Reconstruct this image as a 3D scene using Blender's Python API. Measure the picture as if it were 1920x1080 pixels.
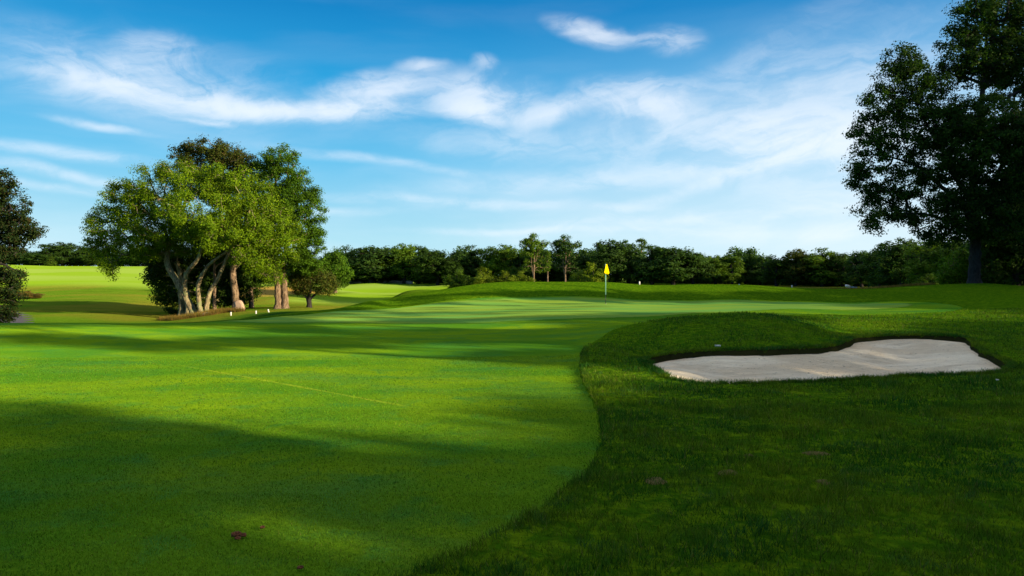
import bpy, math, random
import numpy as np
from math import radians, sin, cos, pi
D = bpy.data
SC = bpy.context.scene
random.seed(7)
for _o in list(D.objects): D.objects.remove(_o, do_unlink=True)

# ------------------------------------------------------------------ camera, sky, sun, exposure
F, HX, HY, CZ = 1280.0, 960.0, 520.0, 1.7      # focal length in photo pixels, horizon row, eye height
cam_d = D.cameras.new('camera'); cam = D.objects.new('camera', cam_d); SC.collection.objects.link(cam)
cam.location = (0, 0, CZ); cam.rotation_euler = (radians(90), 0, 0)
cam_d.sensor_width = 36; cam_d.lens = 36 * F / 1920; cam_d.shift_y = -20 / 1920
cam_d.clip_start = 0.05; cam_d.clip_end = 3000
SC.camera = cam
SC.view_settings.view_transform = 'Standard'; SC.view_settings.look = 'None'
SC.view_settings.exposure = 0.92; SC.view_settings.gamma = 1; SC.view_settings.use_curve_mapping = False

SUN_EL = radians(15.5); SUN_BEHIND = radians(26)
TS = np.array([cos(SUN_EL) * cos(SUN_BEHIND), -cos(SUN_EL) * sin(SUN_BEHIND), sin(SUN_EL)])   # towards the sun
sd = D.lights.new('sun', 'SUN'); sd.energy = 5.0; sd.angle = radians(0.6); sd.color = (1.0, 0.80, 0.50)
so = D.objects.new('sun', sd); SC.collection.objects.link(so); so.location = (60, -25, 30)
from mathutils import Vector
so.rotation_euler = Vector(TS).to_track_quat('Z', 'Y').to_euler()

W = D.worlds.new('World'); SC.world = W; W.use_nodes = True
nt = W.node_tree; nt.nodes.clear()
class NT:
    """small helper to write node graphs as expressions"""
    def __init__(s, t): s.t = t
    def n(s, typ, **kw):
        x = s.t.nodes.new(typ)
        for k, v in kw.items(): setattr(x, k, v)
        return x
    def put(s, sock, v):
        if isinstance(v, bpy.types.NodeSocket): s.t.links.new(v, sock)
        elif v is not None: sock.default_value = v
    def m(s, op, a, b=None, c=None, clamp=False):
        x = s.n('ShaderNodeMath', operation=op, use_clamp=clamp)
        s.put(x.inputs[0], a)
        if b is not None: s.put(x.inputs[1], b)
        if c is not None: s.put(x.inputs[2], c)
        return x.outputs[0]
    def v(s, op, a, b=None):
        x = s.n('ShaderNodeVectorMath', operation=op); s.put(x.inputs[0], a)
        if b is not None: s.put(x.inputs[1], b)
        return x.outputs['Value'] if op in ('LENGTH', 'DISTANCE', 'DOT_PRODUCT') else x.outputs[0]
    def mr(s, v, a, b, c=0.0, d=1.0, smooth=True):
        x = s.n('ShaderNodeMapRange', interpolation_type='SMOOTHSTEP' if smooth else 'LINEAR')
        s.put(x.inputs[0], v)
        for i, q in enumerate((a, b, c, d)): s.put(x.inputs[1 + i], q)
        return x.outputs[0]
    def noise(s, vec, scale, detail=4, rough=0.5, dist=0.0):
        x = s.n('ShaderNodeTexNoise'); s.put(x.inputs['Vector'], vec)
        x.inputs['Scale'].default_value = scale; x.inputs['Detail'].default_value = detail
        x.inputs['Roughness'].default_value = rough; x.inputs['Distortion'].default_value = dist
        return x
    def mix(s, f, a, b, mode='MIX'):
        x = s.n('ShaderNodeMix', data_type='RGBA', blend_type=mode)
        s.put(x.inputs[0], f)
        s.put(x.inputs[6], a if isinstance(a, bpy.types.NodeSocket) else (*a, 1))
        s.put(x.inputs[7], b if isinstance(b, bpy.types.NodeSocket) else (*b, 1))
        return x.outputs[2]
    def comb(s, x, y, z=0.0):
        c = s.n('ShaderNodeCombineXYZ'); s.put(c.inputs[0], x); s.put(c.inputs[1], y); s.put(c.inputs[2], z); return c.outputs[0]
    def sep(s, v):
        c = s.n('ShaderNodeSeparateXYZ'); s.put(c.inputs[0], v); return c.outputs

g = NT(nt)
sky = g.n('ShaderNodeTexSky', sky_type='NISHITA'); sky.sun_disc = False
sky.sun_elevation = SUN_EL; sky.sun_rotation = radians(90 + 26)
sky.air_density = 1.0; sky.dust_density = 0.3; sky.ozone_density = 3.0
geo = g.n('ShaderNodeTexCoord')
dirv = g.v('NORMALIZE', geo.outputs['Generated'])
dx, dy, dz = g.sep(dirv)
el = g.m('ARCSINE', dz); az = g.m('ARCTAN2', dx, dy)
# colour of clear air: deep blue overhead, pale cyan low down
t = g.mr(el, 0.0, 0.46, 0.0, 1.0, smooth=False)
ramp = g.n('ShaderNodeValToRGB'); g.put(ramp.inputs[0], t)
cr = ramp.color_ramp
SKYC = [(0.0, (0.50, 0.74, 0.84)), (0.12, (0.37, 0.67, 0.80)), (0.35, (0.13, 0.49, 0.76)), (0.58, (0.018, 0.33, 0.66)), (0.80, (0.002, 0.205, 0.51)), (1.0, (0.0005, 0.145, 0.41))]
cr.elements[0].position = 0.0; cr.elements[0].color = (*SKYC[0][1], 1)
cr.elements[1].position = 1.0; cr.elements[1].color = (*SKYC[-1][1], 1)
for p, c in SKYC[1:-1]:
    e = cr.elements.new(p); e.color = (*c, 1)
SKY_STR = 0.12
def px_dir(px, py):
    v = np.array([(px - HX) / F, 1.0, (HY - py) / F]); v /= np.linalg.norm(v)
    return math.atan2(v[0], v[1]), math.asin(v[2])
# cirrus: soft banks placed by bearing and elevation, broken up by wispy noise
base = g.comb(az, el)
warp = g.noise(base, 3.2, 5, 0.55)
wv = g.v('MULTIPLY', g.v('SUBTRACT', warp.outputs['Color'], (0.5, 0.5, 0.5)), (0.13, 0.045, 0.0))
wb = g.v('ADD', base, wv)
CL = [  # px, py, rx, ry, tilt (deg), strength
 (110,120,110,60,5,.34),(290,112,75,42,-8,.75),(300,175,230,48,3,.60),(400,190,260,22,4,.60),(430,140,200,50,12,.16),
 (700,178,100,34,-12,.95),(615,212,190,18,-3,.85),(900,182,140,46,5,.95),(880,210,90,22,8,.6),(1200,185,125,40,4,.85),(1045,212,90,24,-18,.75),
 (1110,62,85,24,14,.85),(1262,80,60,26,8,.6),(1185,76,60,14,10,.22),(790,128,45,13,-4,.6),(905,120,28,14,0,.5),(205,238,85,8,2,.65),(400,226,40,6,0,.5),
(1500,170,380,90,-20,.20),(1420,250,300,40,8,.50),(1560,240,260,120,0,.30),(1000,270,300,40,3,.34),(1650,330,300,160,0,.30),
 (150,290,260,12,2,.40),(120,325,200,12,8,.42),(100,352,180,9,4,.38),(700,300,260,10,6,.30),(1150,330,420,26,-4,.38),(1290,350,300,14,-16,.3),
 (900,380,420,12,2,.34),(1250,410,400,14,-2,.36),(1000,432,260,8,0,.4),(560,395,260,10,-2,.3),(1300,440,500,22,0,.3),(1400,120,240,40,-26,.14)]
acc = None
for (px, py, rx, ry, tl, s_) in CL:
    a0, e0 = px_dir(px, py)
    q = g.v('SUBTRACT', wb, (a0, e0, 0))
    r = g.n('ShaderNodeVectorRotate', rotation_type='Z_AXIS'); g.put(r.inputs['Vector'], q); r.inputs['Angle'].default_value = radians(tl)
    q = g.v('MULTIPLY', r.outputs[0], (F / rx, F / ry, 0))
    L = g.v('LENGTH', q)
    b = g.mr(L, 1.35, 0.0, 0.0, s_ * 1.05)
    acc = b if acc is None else g.m('ADD', acc, b)
fw = g.noise(base, 22, 6, .6).outputs['Color']
st = g.v('MULTIPLY', g.v('ADD', wb, g.v('MULTIPLY', g.v('SUBTRACT', fw, (.5, .5, .5)), (.05, .025, 0))), (1.0, 2.6, 1.0))
n1 = g.noise(st, 8.0, 10, 0.60, 0.9).outputs[0]
rot2 = g.n('ShaderNodeVectorRotate', rotation_type='Z_AXIS'); g.put(rot2.inputs['Vector'], wb); rot2.inputs['Angle'].default_value = radians(-14)
n2 = g.noise(g.v('MULTIPLY', rot2.outputs[0], (1.0, 7.0, 1.0)), 9.0, 8, 0.6, 0.3).outputs[0]
n3 = g.noise(g.v('MULTIPLY', wb, (1.0, 5.0, 1.0)), 2.6, 5, 0.5, 0.2).outputs[0]
nn = g.m('ADD', g.m('MULTIPLY', n1, 0.78), g.m('MULTIPLY', n2, 0.22))
tex = g.mr(g.m('ADD', nn, g.m('MULTIPLY', acc, .10)), 0.38, 0.72, 0.16, 1.25)
cov = g.m('MULTIPLY', acc, tex)
veil = g.m('MULTIPLY', g.mr(n3, 0.42, 0.75, 0.0, 0.30), g.mr(el, 0.03, 0.34, 1.0, 0.15))
haz = g.m('MULTIPLY', g.mr(az, -0.25, 0.45, 0.0, 0.42), g.mr(el, 0.40, 0.05, 0.0, 1.0))
dens = g.m('ADD', g.m('ADD', cov, veil), haz)
dens = g.m('SUBTRACT', 1.0, g.m('POWER', 2.718, g.m('MULTIPLY', dens, -1.20)))
dens = g.m('MULTIPLY', dens, g.mr(el, -0.02, 0.03, 0.35, 1.0), clamp=True)
warm = g.mr(az, -0.3, 0.8, 0.0, 1.0)
ccol = g.mix(warm, (0.86, 0.90, 0.96), (0.90, 0.92, 0.96))
skyc = g.mix(0.05, ramp.outputs[0], g.mix(1.0, sky.outputs[0], (SKY_STR, SKY_STR, SKY_STR), 'MULTIPLY'))
skyc = g.mix(g.m('MULTIPLY', dens, 0.92), skyc, ccol)
# warm white fill light added to the sky overhead, above the frame
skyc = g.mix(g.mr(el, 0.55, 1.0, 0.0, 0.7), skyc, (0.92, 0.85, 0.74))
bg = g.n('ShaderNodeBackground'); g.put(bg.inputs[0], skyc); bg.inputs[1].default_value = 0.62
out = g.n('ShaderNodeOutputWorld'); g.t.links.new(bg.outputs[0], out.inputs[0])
W.cycles.sampling_method = 'MANUAL'; W.cycles.sample_map_resolution = 512

# ------------------------------------------------------------------ helpers
def link(o, parent=None):
    SC.collection.objects.link(o)
    if parent is not None: o.parent = parent
    return o
def tag(o, label=None, cat=None, group=None, kind=None):
    if label: o['label'] = label
    if cat: o['category'] = cat
    if group: o['group'] = group
    if kind: o['kind'] = kind
    return o
def empty(name, loc, rz=0.0):
    o = D.objects.new(name, None); o.location = loc; o.rotation_euler = (0, 0, rz); o.empty_display_size = 0.3
    return link(o)
def mesh_np(name, V, Fa, smooth=True):
    """V (n,3) array, Fa (m,k) index array"""
    V = np.asarray(V, np.float32); Fa = np.asarray(Fa, np.int32)
    me = D.meshes.new(name); k = Fa.shape[1]
    me.vertices.add(len(V)); me.vertices.foreach_set('co', V.ravel())
    me.loops.add(Fa.size); me.loops.foreach_set('vertex_index', Fa.ravel())
    me.polygons.add(len(Fa)); me.polygons.foreach_set('loop_start', np.arange(0, Fa.size, k, dtype=np.int32))
    me.polygons.foreach_set('loop_total', np.full(len(Fa), k, np.int32))
    if smooth: me.polygons.foreach_set('use_smooth', np.ones(len(Fa), bool))
    me.update(calc_edges=True); return me
def obj(name, me, mat, parent=None, loc=None):
    o = D.objects.new(name, me); me.materials.clear(); me.materials.append(mat)
    if loc is not None: o.location = loc
    return link(o, parent)
def sstep(x, a, b):
    t = np.clip((x - a) / (b - a), 0, 1); return t * t * (3 - 2 * t)
def vnoise(x, y, seed=0):
    """smooth value noise on arrays, about -1..1"""
    rs = np.random.RandomState(seed); T = rs.rand(256, 256) * 2 - 1
    xi = np.floor(x).astype(int); yi = np.floor(y).astype(int); fx = x - xi; fy = y - yi
    fx = fx * fx * (3 - 2 * fx); fy = fy * fy * (3 - 2 * fy)
    a = T[xi % 256, yi % 256]; b = T[(xi + 1) % 256, yi % 256]; c = T[xi % 256, (yi + 1) % 256]; d = T[(xi + 1) % 256, (yi + 1) % 256]
    return (a * (1 - fx) + b * fx) * (1 - fy) + (c * (1 - fx) + d * fx) * fy

# ------------------------------------------------------------------ terrain height, fitted to surveyed points
CP = []   # (photo px, photo py, distance) -> X, Y, Z
def cp(Y, *pts):
    for px, py in pts: CP.append(((px - HX) / F * Y, Y, CZ + (HY - py) / F * Y))
def cz(px, *yz):
    for Y, z in yz: CP.append(((px - HX) / F * Y, Y, z))
for Y in (0.5, 2.5, 4.5, 7):
    for X in (-14, -8, -3, 1, 5, 10, 16): CP.append((X, Y, 0.0 if X < 3 else 0.0 + 0.01 * (X - 3)))
for X in (-20, -12, -5, 0): CP.append((X, 12, 0.0)); CP.append((X, 18, 0.0))
for X in (-30, 0, 30): CP.append((X, -5, 0.0))
CP += [(-28, 22, -0.05), (-38, 30, -0.5), (-50, 40, -1.3), (24, 8, 0.2), (36, 14, 0.4), (45, 25, .7)]
cp(27, (-150, 606), (0, 604.5), (160, 604), (300, 604), (400, 603.5), (480, 604))
cz(-150, (36, -1.2), (46, -1.95), (52, -1.8)); cz(0, (35, -1.15), (46, -1.95)); cz(160, (35, -1.15), (46, -1.95)); cz(300, (35, -1.1), (46, -1.85)); cz(400, (36, -0.9), (46, -1.45))
cp(28.5, (430, 600), (500, 601)); cp(32, (520, 591), (600, 592)); cp(37, (640, 580.5))
cp(57, (330, 600), (370, 592), (430, 585)); cp(50, (380, 597), (450, 590))
cp(45, (520, 584)); cp(60, (528, 579)); cp(62, (580, 575)); cp(72, (540, 571), (600, 573))
cp(54, (-100, 600), (0, 601), (100, 600), (220, 600), (300, 600)); cp(65, (20, 580), (150, 581), (270, 583)); cp(90, (0, 555), (150, 553), (280, 558), (330, 566))
cp(120, (0, 530), (150, 528), (280, 532)); cp(160, (60, 510), (200, 509), (300, 514)); cp(210, (-60, 494), (60, 498), (150, 500), (280, 500), (380, 506))
cz(60, (270, 3.0)); cz(280, (270, 3.0)); cz(-200, (120, 1.5), (210, 7))
cp(85, (460, 556), (540, 555)); cp(110, (470, 537), (545, 536), (580, 543)); cz(500, (140, -0.1), (200, 1.0))
cz(640, (48, -.85), (60, -1.35), (75, -1.32)); cz(700, (54, -.5), (64, -1.2), (76, -1.25)); cp(102, (640, 553), (700, 554)); cp(128, (640, 543), (740, 551)); cz(690, (138, -2.0)); cp(160, (640, 535), (700, 532), (760, 535)); cz(700, (185, -.2))
# bank behind the green
cp(38, (640, 582), (700, 580), (770, 576)); cp(42, (720, 572), (750, 571))
cp(43, (700, 563)); cp(48, (760, 553)); cp(62, (760, 545.5), (820, 543)); cz(790, (54, .25), (75, -.3))
cp(50, (800, 547), (850, 539), (900, 532), (960, 528), (1060, 529), (1150, 530)); cp(51, (1200, 534)); cp(52, (1300, 533), (1400, 534)); cp(53, (1480, 539), (1550, 541)); cp(54, (1640, 541))
cp(55, (1700, 537)); cp(57, (1800, 532), (1850, 531)); cp(57, (1940, 538))
cp(41, (900, 564)); cp(42, (1000, 560.5), (1100, 560.5), (1190, 565.5), (1300, 566.5), (1450, 565.5)); cp(41, (1590, 568.5))
for px in (880, 1000, 1150, 1300, 1450, 1600): cz(px, (64, 0.25), (80, -0.1), (120, -0.3), (170, 0.3))
cz(1750, (80, 0.4), (120, 0.2), (170, 0.3)); cz(1950, (80, .6), (120, .4))
for px in (650, 900, 1200, 1500, 1800): cz(px, (260, 1.0))
for px in (-200, 200, 700, 1300, 1900): cz(px, (450, 2.0))
# green
cp(26.5, (560, 604)); cp(27, (700, 603)); cp(27.5, (900, 600), (1080, 593)); cp(28, (1300, 585)); cp(28.5, (1480, 579)); cp(36, (1136, 569)); cp(33, (800, 587), (950, 580)); cp(34, (1350, 573), (1550, 572))
cp(30, (1600, 581))
# mound above the bunker
cp(21.5, (1370, 587)); cp(21, (1450, 591)); cp(20.7, (1250, 597)); cz(1370, (19.3, .56), (17.0, .34)); cz(1250, (18.5, .40)); cz(1470, (19, .52)); cp(19.7, (1180, 615)); cp(18.6, (1130, 632)); cp(20, (1530, 607)); cp(18.2, (1580, 629))
cz(1370, (24.5, .22)); cz(1250, (23.5, .12)); cz(1480, (24.5, .26)); cp(17, (1250, 636)); cp(17, (1092, 648)); cp(15.3, (1160, 660), (1210, 672))
cp(14.3, (1250, 664), (1330, 659), (1400, 658), (1500, 656)); cp(15.3, (1565, 650)); cp(17.3, (1605, 634), (1700, 632), (1790, 633)); cp(15.8, (1825, 649)); cp(14, (1865, 674))
cp(11.05, (1300, 716.5), (1400, 717)); cp(11.5, (1550, 711)); cp(11.8, (1700, 704.5)); cp(12.5, (1880, 695))
cp(24, (1620, 600), (1750, 600), (1900, 602)); cp(17.5, (1920, 643)); cp(35, (1680, 570), (1780, 568), (1920, 566)); cp(45, (1700, 552), (1900, 549)); cp(9, (1200, 762), (1500, 760), (1900, 757))
CPa = np.array(CP)
def uv(X, Y):
    Ys = np.maximum(Y, -5.0) + 8.0
    return np.clip(X / Ys, -2.2, 2.2) * 2.0, np.log(Ys)
def _phi(r2): return 0.5 * r2 * np.log(r2 + 1e-12)
cu, cv = uv(CPa[:, 0], CPa[:, 1])
_n = len(CPa)
K = _phi((cu[:, None] - cu[None]) ** 2 + (cv[:, None] - cv[None]) ** 2) + np.eye(_n) * 4e-4
P = np.stack([np.ones(_n), cu, cv], 1)
A_ = np.block([[K, P], [P.T, np.zeros((3, 3))]])
sol = np.linalg.lstsq(A_, np.concatenate([CPa[:, 2], np.zeros(3)]), rcond=None)[0]
def H(X, Y):
    X = np.asarray(X, float); Y = np.asarray(Y, float); sh = np.broadcast(X, Y).shape
    X = np.broadcast_to(X, sh).ravel(); Y = np.broadcast_to(Y, sh).ravel()
    out = np.empty(len(X))
    for i in range(0, len(X), 20000):
        u, v = uv(X[i:i + 20000], Y[i:i + 20000])
        r2 = (u[:, None] - cu[None]) ** 2 + (v[:, None] - cv[None]) ** 2
        out[i:i + 20000] = _phi(r2) @ sol[:_n] + sol[_n] + sol[_n + 1] * u + sol[_n + 2] * v
    # small natural undulation
    amp = 0.012 * sstep(X, 0.5, 3) * sstep(-Y, -30, -20) + 0.02 * sstep(Y, 46, 60) + 0.10 * sstep(Y, 60, 120) * sstep(-X, 0, 20)
    out += amp * (vnoise(X * 0.5 + 9, Y * 0.5 + 60, 3) * .5 + vnoise(X * .09 + 50, Y * 0.09 + 50, 4) * 1.3)
    return out.reshape(sh)
_hy = np.concatenate([np.arange(2.5, 30, 0.05), np.arange(30, 80, .15), np.arange(80, 300, .5)])
def hit(px, py):
    X = (px - HX) / F * _hy; z = CZ + (HY - py) / F * _hy
    h = H(X, _hy); k = np.argmax(h > z)
    if h[k] <= z[k]: k = len(_hy) - 1
    return X[k], _hy[k], h[k]
def at(px, Y, dz=0.0):
    X = (px - HX) / F * Y; return (X, Y, float(H(X, Y)) + dz)
def poly_hit(pts): return np.array([hit(*p)[:2] if len(p) == 2 else ((p[0] - HX) / F * p[2], p[2]) for p in pts])
def smooth_poly(P_, n=6):
    """closed Catmull-Rom"""
    m = len(P_); o = []
    for i in range(m):
        a, b, c, d = P_[i - 1], P_[i], P_[(i + 1) % m], P_[(i + 2) % m]
        for k in range(n):
            t = k / n
            o.append(0.5 * ((2 * b) + (-a + c) * t + (2 * a - 5 * b + 4 * c - d) * t * t + (-a + 3 * b - 3 * c + d) * t ** 3))
    return np.array(o)
def sdist(X, Y, P_):
    """signed distance, positive inside the polygon"""
    X = np.asarray(X, float); sh = X.shape; X = X.ravel(); Y = np.asarray(Y, float).ravel()
    d2 = np.full(len(X), 1e18); ins = np.zeros(len(X), bool)
    for i in range(len(P_)):
        a = P_[i - 1]; b = P_[i]; e = b - a; L = max(e @ e, 1e-12)
        t = np.clip(((X - a[0]) * e[0] + (Y - a[1]) * e[1]) / L, 0, 1)
        d2 = np.minimum(d2, (X - a[0] - t * e[0]) ** 2 + (Y - a[1] - t * e[1]) ** 2)
        if a[1] != b[1]:
            c = ((a[1] > Y) != (b[1] > Y)) & (X < (b[0] - a[0]) * (Y - a[1]) / (b[1] - a[1]) + a[0]); ins ^= c
    return (np.where(ins, 1, -1) * np.sqrt(d2)).reshape(sh)

def grow(a, b, s0, r):
    o = [a]; s = s0
    while abs(o[-1] - a) < abs(b - a): o.append(o[-1] + s * (1 if b > a else -1)); s *= r
    return o[1:]
xs = np.array(sorted(grow(-12, -600, .13, 1.045) + list(np.arange(-12, -1.5, .12)) + list(np.arange(-1.5, 12, .06)) + list(np.arange(12.0, 16, .12)) + grow(16, 600, .13, 1.045)))
ys = np.array(sorted(grow(3, -80, .08, 1.08) + list(np.arange(3, 19, .06)) + list(np.arange(19, 52, .14)) + grow(52, 900, .15, 1.022)))
GX, GY = np.meshgrid(xs, ys); NXg, NYg = len(xs), len(ys)
GH = H(GX, GY)

bunker_w = np.array([((px - HX) / F * Y, Y) for px, Y in
    [(1228, 13.6), (1238, 14.3), (1280, 14.55), (1340, 14.4), (1400, 14.35), (1460, 14.4), (1510, 14.6), (1560, 15.3), (1585, 16.5), (1605, 17.4), (1650, 17.7), (1720, 17.6), (1785, 17.6), (1805, 17.2), (1812, 16.2), (1822, 15.2), (1850, 14.2), (1880, 13.1), (1872, 12.75), (1830, 12.2), (1760, 11.95), (1680, 11.75), (1600, 11.55), (1500, 11.2), (1420, 11.05), (1350, 11.0), (1300, 11.15), (1262, 11.7), (1240, 12.6)]])
bunker_w = smooth_poly(bunker_w, 8); _cc = np.array([6.6, 13.6]); bunker_w = bunker_w + (bunker_w - _cc) / np.linalg.norm(bunker_w - _cc, axis=1)[:, None] * np.array([.14, .03])
_rs = np.random.RandomState(5)
ang = np.arange(len(bunker_w)); bunker_w = bunker_w + np.stack([vnoise(ang * .45, ang * 0 + 3.3, 1), vnoise(ang * .45, ang * 0 + 8.3, 2)], 1) * .07
fair_w = [hit(x, y)[:2] for x, y in [(1096, 650), (1088, 672), (1088, 695), (1096, 718), (1108, 742), (1118, 765), (1124, 790), (1124, 820), (1114, 860), (1088, 893), (1050, 922), (1010, 952), (960, 982), (900, 1012), (840, 1040), (760, 1072)]]
fair_w = np.array(fair_w + [(-1.3, 3.0), (-4, 0.5), (-9, -2), (-26, -3), (-45, 6), (-52, 18), (-40, 25.5), (-26, 27.3), (-18, 27.8), (-12.5, 28.5), (-10.6, 31.5), (-9.8, 35.5), (-7.4, 39.2), (-3.0, 42), (3, 43.2), (8, 43.2), (14, 43), (20.5, 42), (22.5, 39.0), (21.5, 33), (18.5, 29.0), (14.5, 27.2), (10, 26), (7, 24.8), (4.8, 23), (3.3, 21), (2.5, 19)])
fair_s = smooth_poly(fair_w, 8); _a = np.arange(len(fair_s)); fair_s = fair_s + np.stack([vnoise(_a * .8, _a * 0 + 3.3, 6), vnoise(_a * .8, _a * 0 + 8.3, 7)], 1) * .028
green_w = np.array([(-11.9, 29.3), (-10.4, 28.0), (-6, 27.2), (-2.5, 27.0), (2.5, 27.4), (7, 28.3), (11, 29.4), (15, 31), (18.5, 33.2), (20.4, 36.5), (20.2, 40), (17, 41.6), (12, 42.2), (7, 42.3), (2, 42.1), (-3, 40.7), (-7, 38.2), (-9, 35), (-10, 31.8)])
green_s = smooth_poly(green_w, 6)
sd_b = np.full(GX.shape, -9.0); m_ = (GX > 1) & (GX < 15) & (GY > 9) & (GY < 20); sd_b[m_] = sdist(GX[m_], GY[m_], bunker_w)
sd_f = np.full(GX.shape, -9.0); m_ = (GX > -56) & (GX < 26) & (GY > -6) & (GY < 46); sd_f[m_] = sdist(GX[m_], GY[m_], fair_s)
sd_g = np.full(GX.shape, -9.0); m_ = (GX > -14) & (GX < 23) & (GY > 24) & (GY < 44); sd_g[m_] = sdist(GX[m_], GY[m_], green_s)
_c = np.array([(-33.2, 46.5), (-35.6, 50), (-38.3, 54), (-42, 58.5), (-46.8, 63), (-54, 67), (-64, 69)]); _t = np.gradient(_c, axis=0); _t /= np.linalg.norm(_t, axis=1)[:, None]; _q = np.stack([_t[:, 1], -_t[:, 0]], 1)
path_w = np.concatenate([_c + _q * .75 + (-1.2, 0), (_c - _q * .75)[::-1] + (-1.2, 0)])
path_s = smooth_poly(path_w, 5)
sd_p = np.full(GX.shape, -9.0); m_ = (GX > -66) & (GX < -30) & (GY > 42) & (GY < 82); sd_p[m_] = sdist(GX[m_], GY[m_], path_s)
# low front of the left-hand hill and the lower fairway are closely mown: own sheet
low_w = smooth_poly(np.array([hit(*p)[:2] for p in [(215, 600), (235, 592), (270, 588), (300, 587), (330, 590), (335, 601)]] + [(-34, 50), (-40, 50)]), 5)

def cells(mask_v):
    c = mask_v[:-1, :-1] | mask_v[1:, :-1] | mask_v[:-1, 1:] | mask_v[1:, 1:]
    j, i = np.nonzero(c); a = j * NXg + i
    return np.stack([a, a + 1, a + 1 + NXg, a + NXg], 1)
def sheet(name, mask, Z, mat):
    Fq = cells(mask); used, inv = np.unique(Fq.ravel(), return_inverse=True)
    V = np.stack([GX.ravel()[used], GY.ravel()[used], Z.ravel()[used]], 1)
    o = obj(name, mesh_np(name, V, inv.reshape(-1, 4)), mat); tag(o, kind='structure'); return o

# ------------------------------------------------------------------ ground materials
def new_mat(name):
    m = D.materials.new(name); m.use_nodes = True; m.node_tree.nodes.clear(); return m, NT(m.node_tree)
def finish(m, s, col, rough=0.8, bump=None, spec=0.25, transl=None, normal_strength=1.0):
    b = s.n('ShaderNodeBsdfPrincipled'); s.put(b.inputs['Base Color'], col if isinstance(col, bpy.types.NodeSocket) else (*col, 1))
    s.put(b.inputs['Roughness'], rough); b.inputs['Specular IOR Level'].default_value = spec
    if bump is not None:
        bn = s.n('ShaderNodeBump'); bn.inputs['Strength'].default_value = normal_strength; bn.inputs['Distance'].default_value = bump[1]
        s.put(bn.inputs['Height'], bump[0]); s.t.links.new(bn.outputs[0], b.inputs['Normal'])
    o = s.n('ShaderNodeOutputMaterial'); s.t.links.new(b.outputs[0], o.inputs[0]); return m
def grassy(m, s, col, bump, k=1.0):
    d = s.n('ShaderNodeBsdfDiffuse'); s.put(d.inputs[0], col); d.inputs['Roughness'].default_value = .6
    bn = s.n('ShaderNodeBump'); bn.inputs['Strength'].default_value = k; bn.inputs['Distance'].default_value = bump[1]
    s.put(bn.inputs['Height'], bump[0]); s.t.links.new(bn.outputs[0], d.inputs['Normal'])
    o = s.n('ShaderNodeOutputMaterial'); s.t.links.new(d.outputs[0], o.inputs[0]); return m
def pos(s): return s.n('ShaderNodeNewGeometry').outputs['Position']

def mat_fairway():
    m, s = new_mat('fairway_grass'); p = pos(s)
    big = s.noise(s.v('MULTIPLY', p, (0.5, 1.0, 1)), 0.33, 5, .55, .4).outputs[0]
    mid = s.noise(p, 1.9, 5, .6, .3).outputs[0]
    fine = s.noise(p, 85, 3, .7).outputs[0]; fine2 = s.noise(p, 24, 3, .6).outputs[0]
    c = s.mix(s.mr(big, .38, .64), (0.068, 0.205, 0.012), (0.158, 0.288, 0.009))
    c = s.mix(s.m('MULTIPLY', s.mr(mid, .50, .72), .6), c, (0.040, 0.195, 0.034))
    cool = s.noise(s.v('MULTIPLY', s.v('ADD', p, (40, 7, 0)), (.45, 1.1, 1)), .55, 5, .6, .7).outputs[0]
    c = s.mix(s.m('MULTIPLY', s.mr(cool, .50, .70), .5), c, (0.030, 0.170, 0.040))
    worn = s.noise(s.v('ADD', p, (9, 70, 0)), 5.5, 5, .7, .4).outputs[0]
    c = s.mix(s.m('MULTIPLY', s.mr(worn, .60, .74), .45), c, (0.155, 0.225, 0.020))
    f = s.m('ADD', s.m('MULTIPLY', fine, 1.0), s.m('MULTIPLY', fine2, .55))
    k = s.mr(f, .5, 1.08, .62, 1.38, smooth=False)
    c = s.mix(1.0, c, s.comb(k, k, k), 'MULTIPLY')
    # pale seam line left by the mower across the fairway
    a = np.array(hit(310, 677)[:2]); b = np.array(hit(830, 769)[:2]); e = (b - a) / np.linalg.norm(b - a)
    x, y, _ = s.sep(p)
    al = s.m('ADD', s.m('MULTIPLY', s.m('SUBTRACT', x, float(a[0])), float(e[0])), s.m('MULTIPLY', s.m('SUBTRACT', y, float(a[1])), float(e[1])))
    ac = s.m('ABSOLUTE', s.m('ADD', s.m('MULTIPLY', s.m('SUBTRACT', x, float(a[0])), float(-e[1])), s.m('MULTIPLY', s.m('SUBTRACT', y, float(a[1])), float(e[0]))))
    ac = s.m('ADD', ac, s.m('MULTIPLY', s.m('SUBTRACT', s.noise(p, 1.1, 2).outputs[0], .5), .10))
    Ls = float(np.linalg.norm(b - a))
    ln = s.m('MULTIPLY', s.mr(ac, .055, .02), s.m('MULTIPLY', s.mr(al, 0, 2), s.mr(al, Ls, Ls - 1.5)))
    c = s.mix(s.m('MULTIPLY', ln, .45), c, (0.30, 0.40, 0.03))
    hgt = s.m('ADD', s.m('MULTIPLY', fine, .7), s.m('MULTIPLY', fine2, .6))
    return grassy(m, s, c, (hgt, .012))
def mat_green():
    m, s = new_mat('green_turf'); p = pos(s)
    big = s.noise(s.v('MULTIPLY', p, (0.25, 1.0, 1)), 0.6, 4, .5, .2).outputs[0]
    c = s.mix(s.mr(big, .36, .66), (0.120, 0.290, 0.055), (0.200, 0.315, 0.038))
    return grassy(m, s, c, (s.noise(p, 45, 3, .6).outputs[0], .003))
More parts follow.
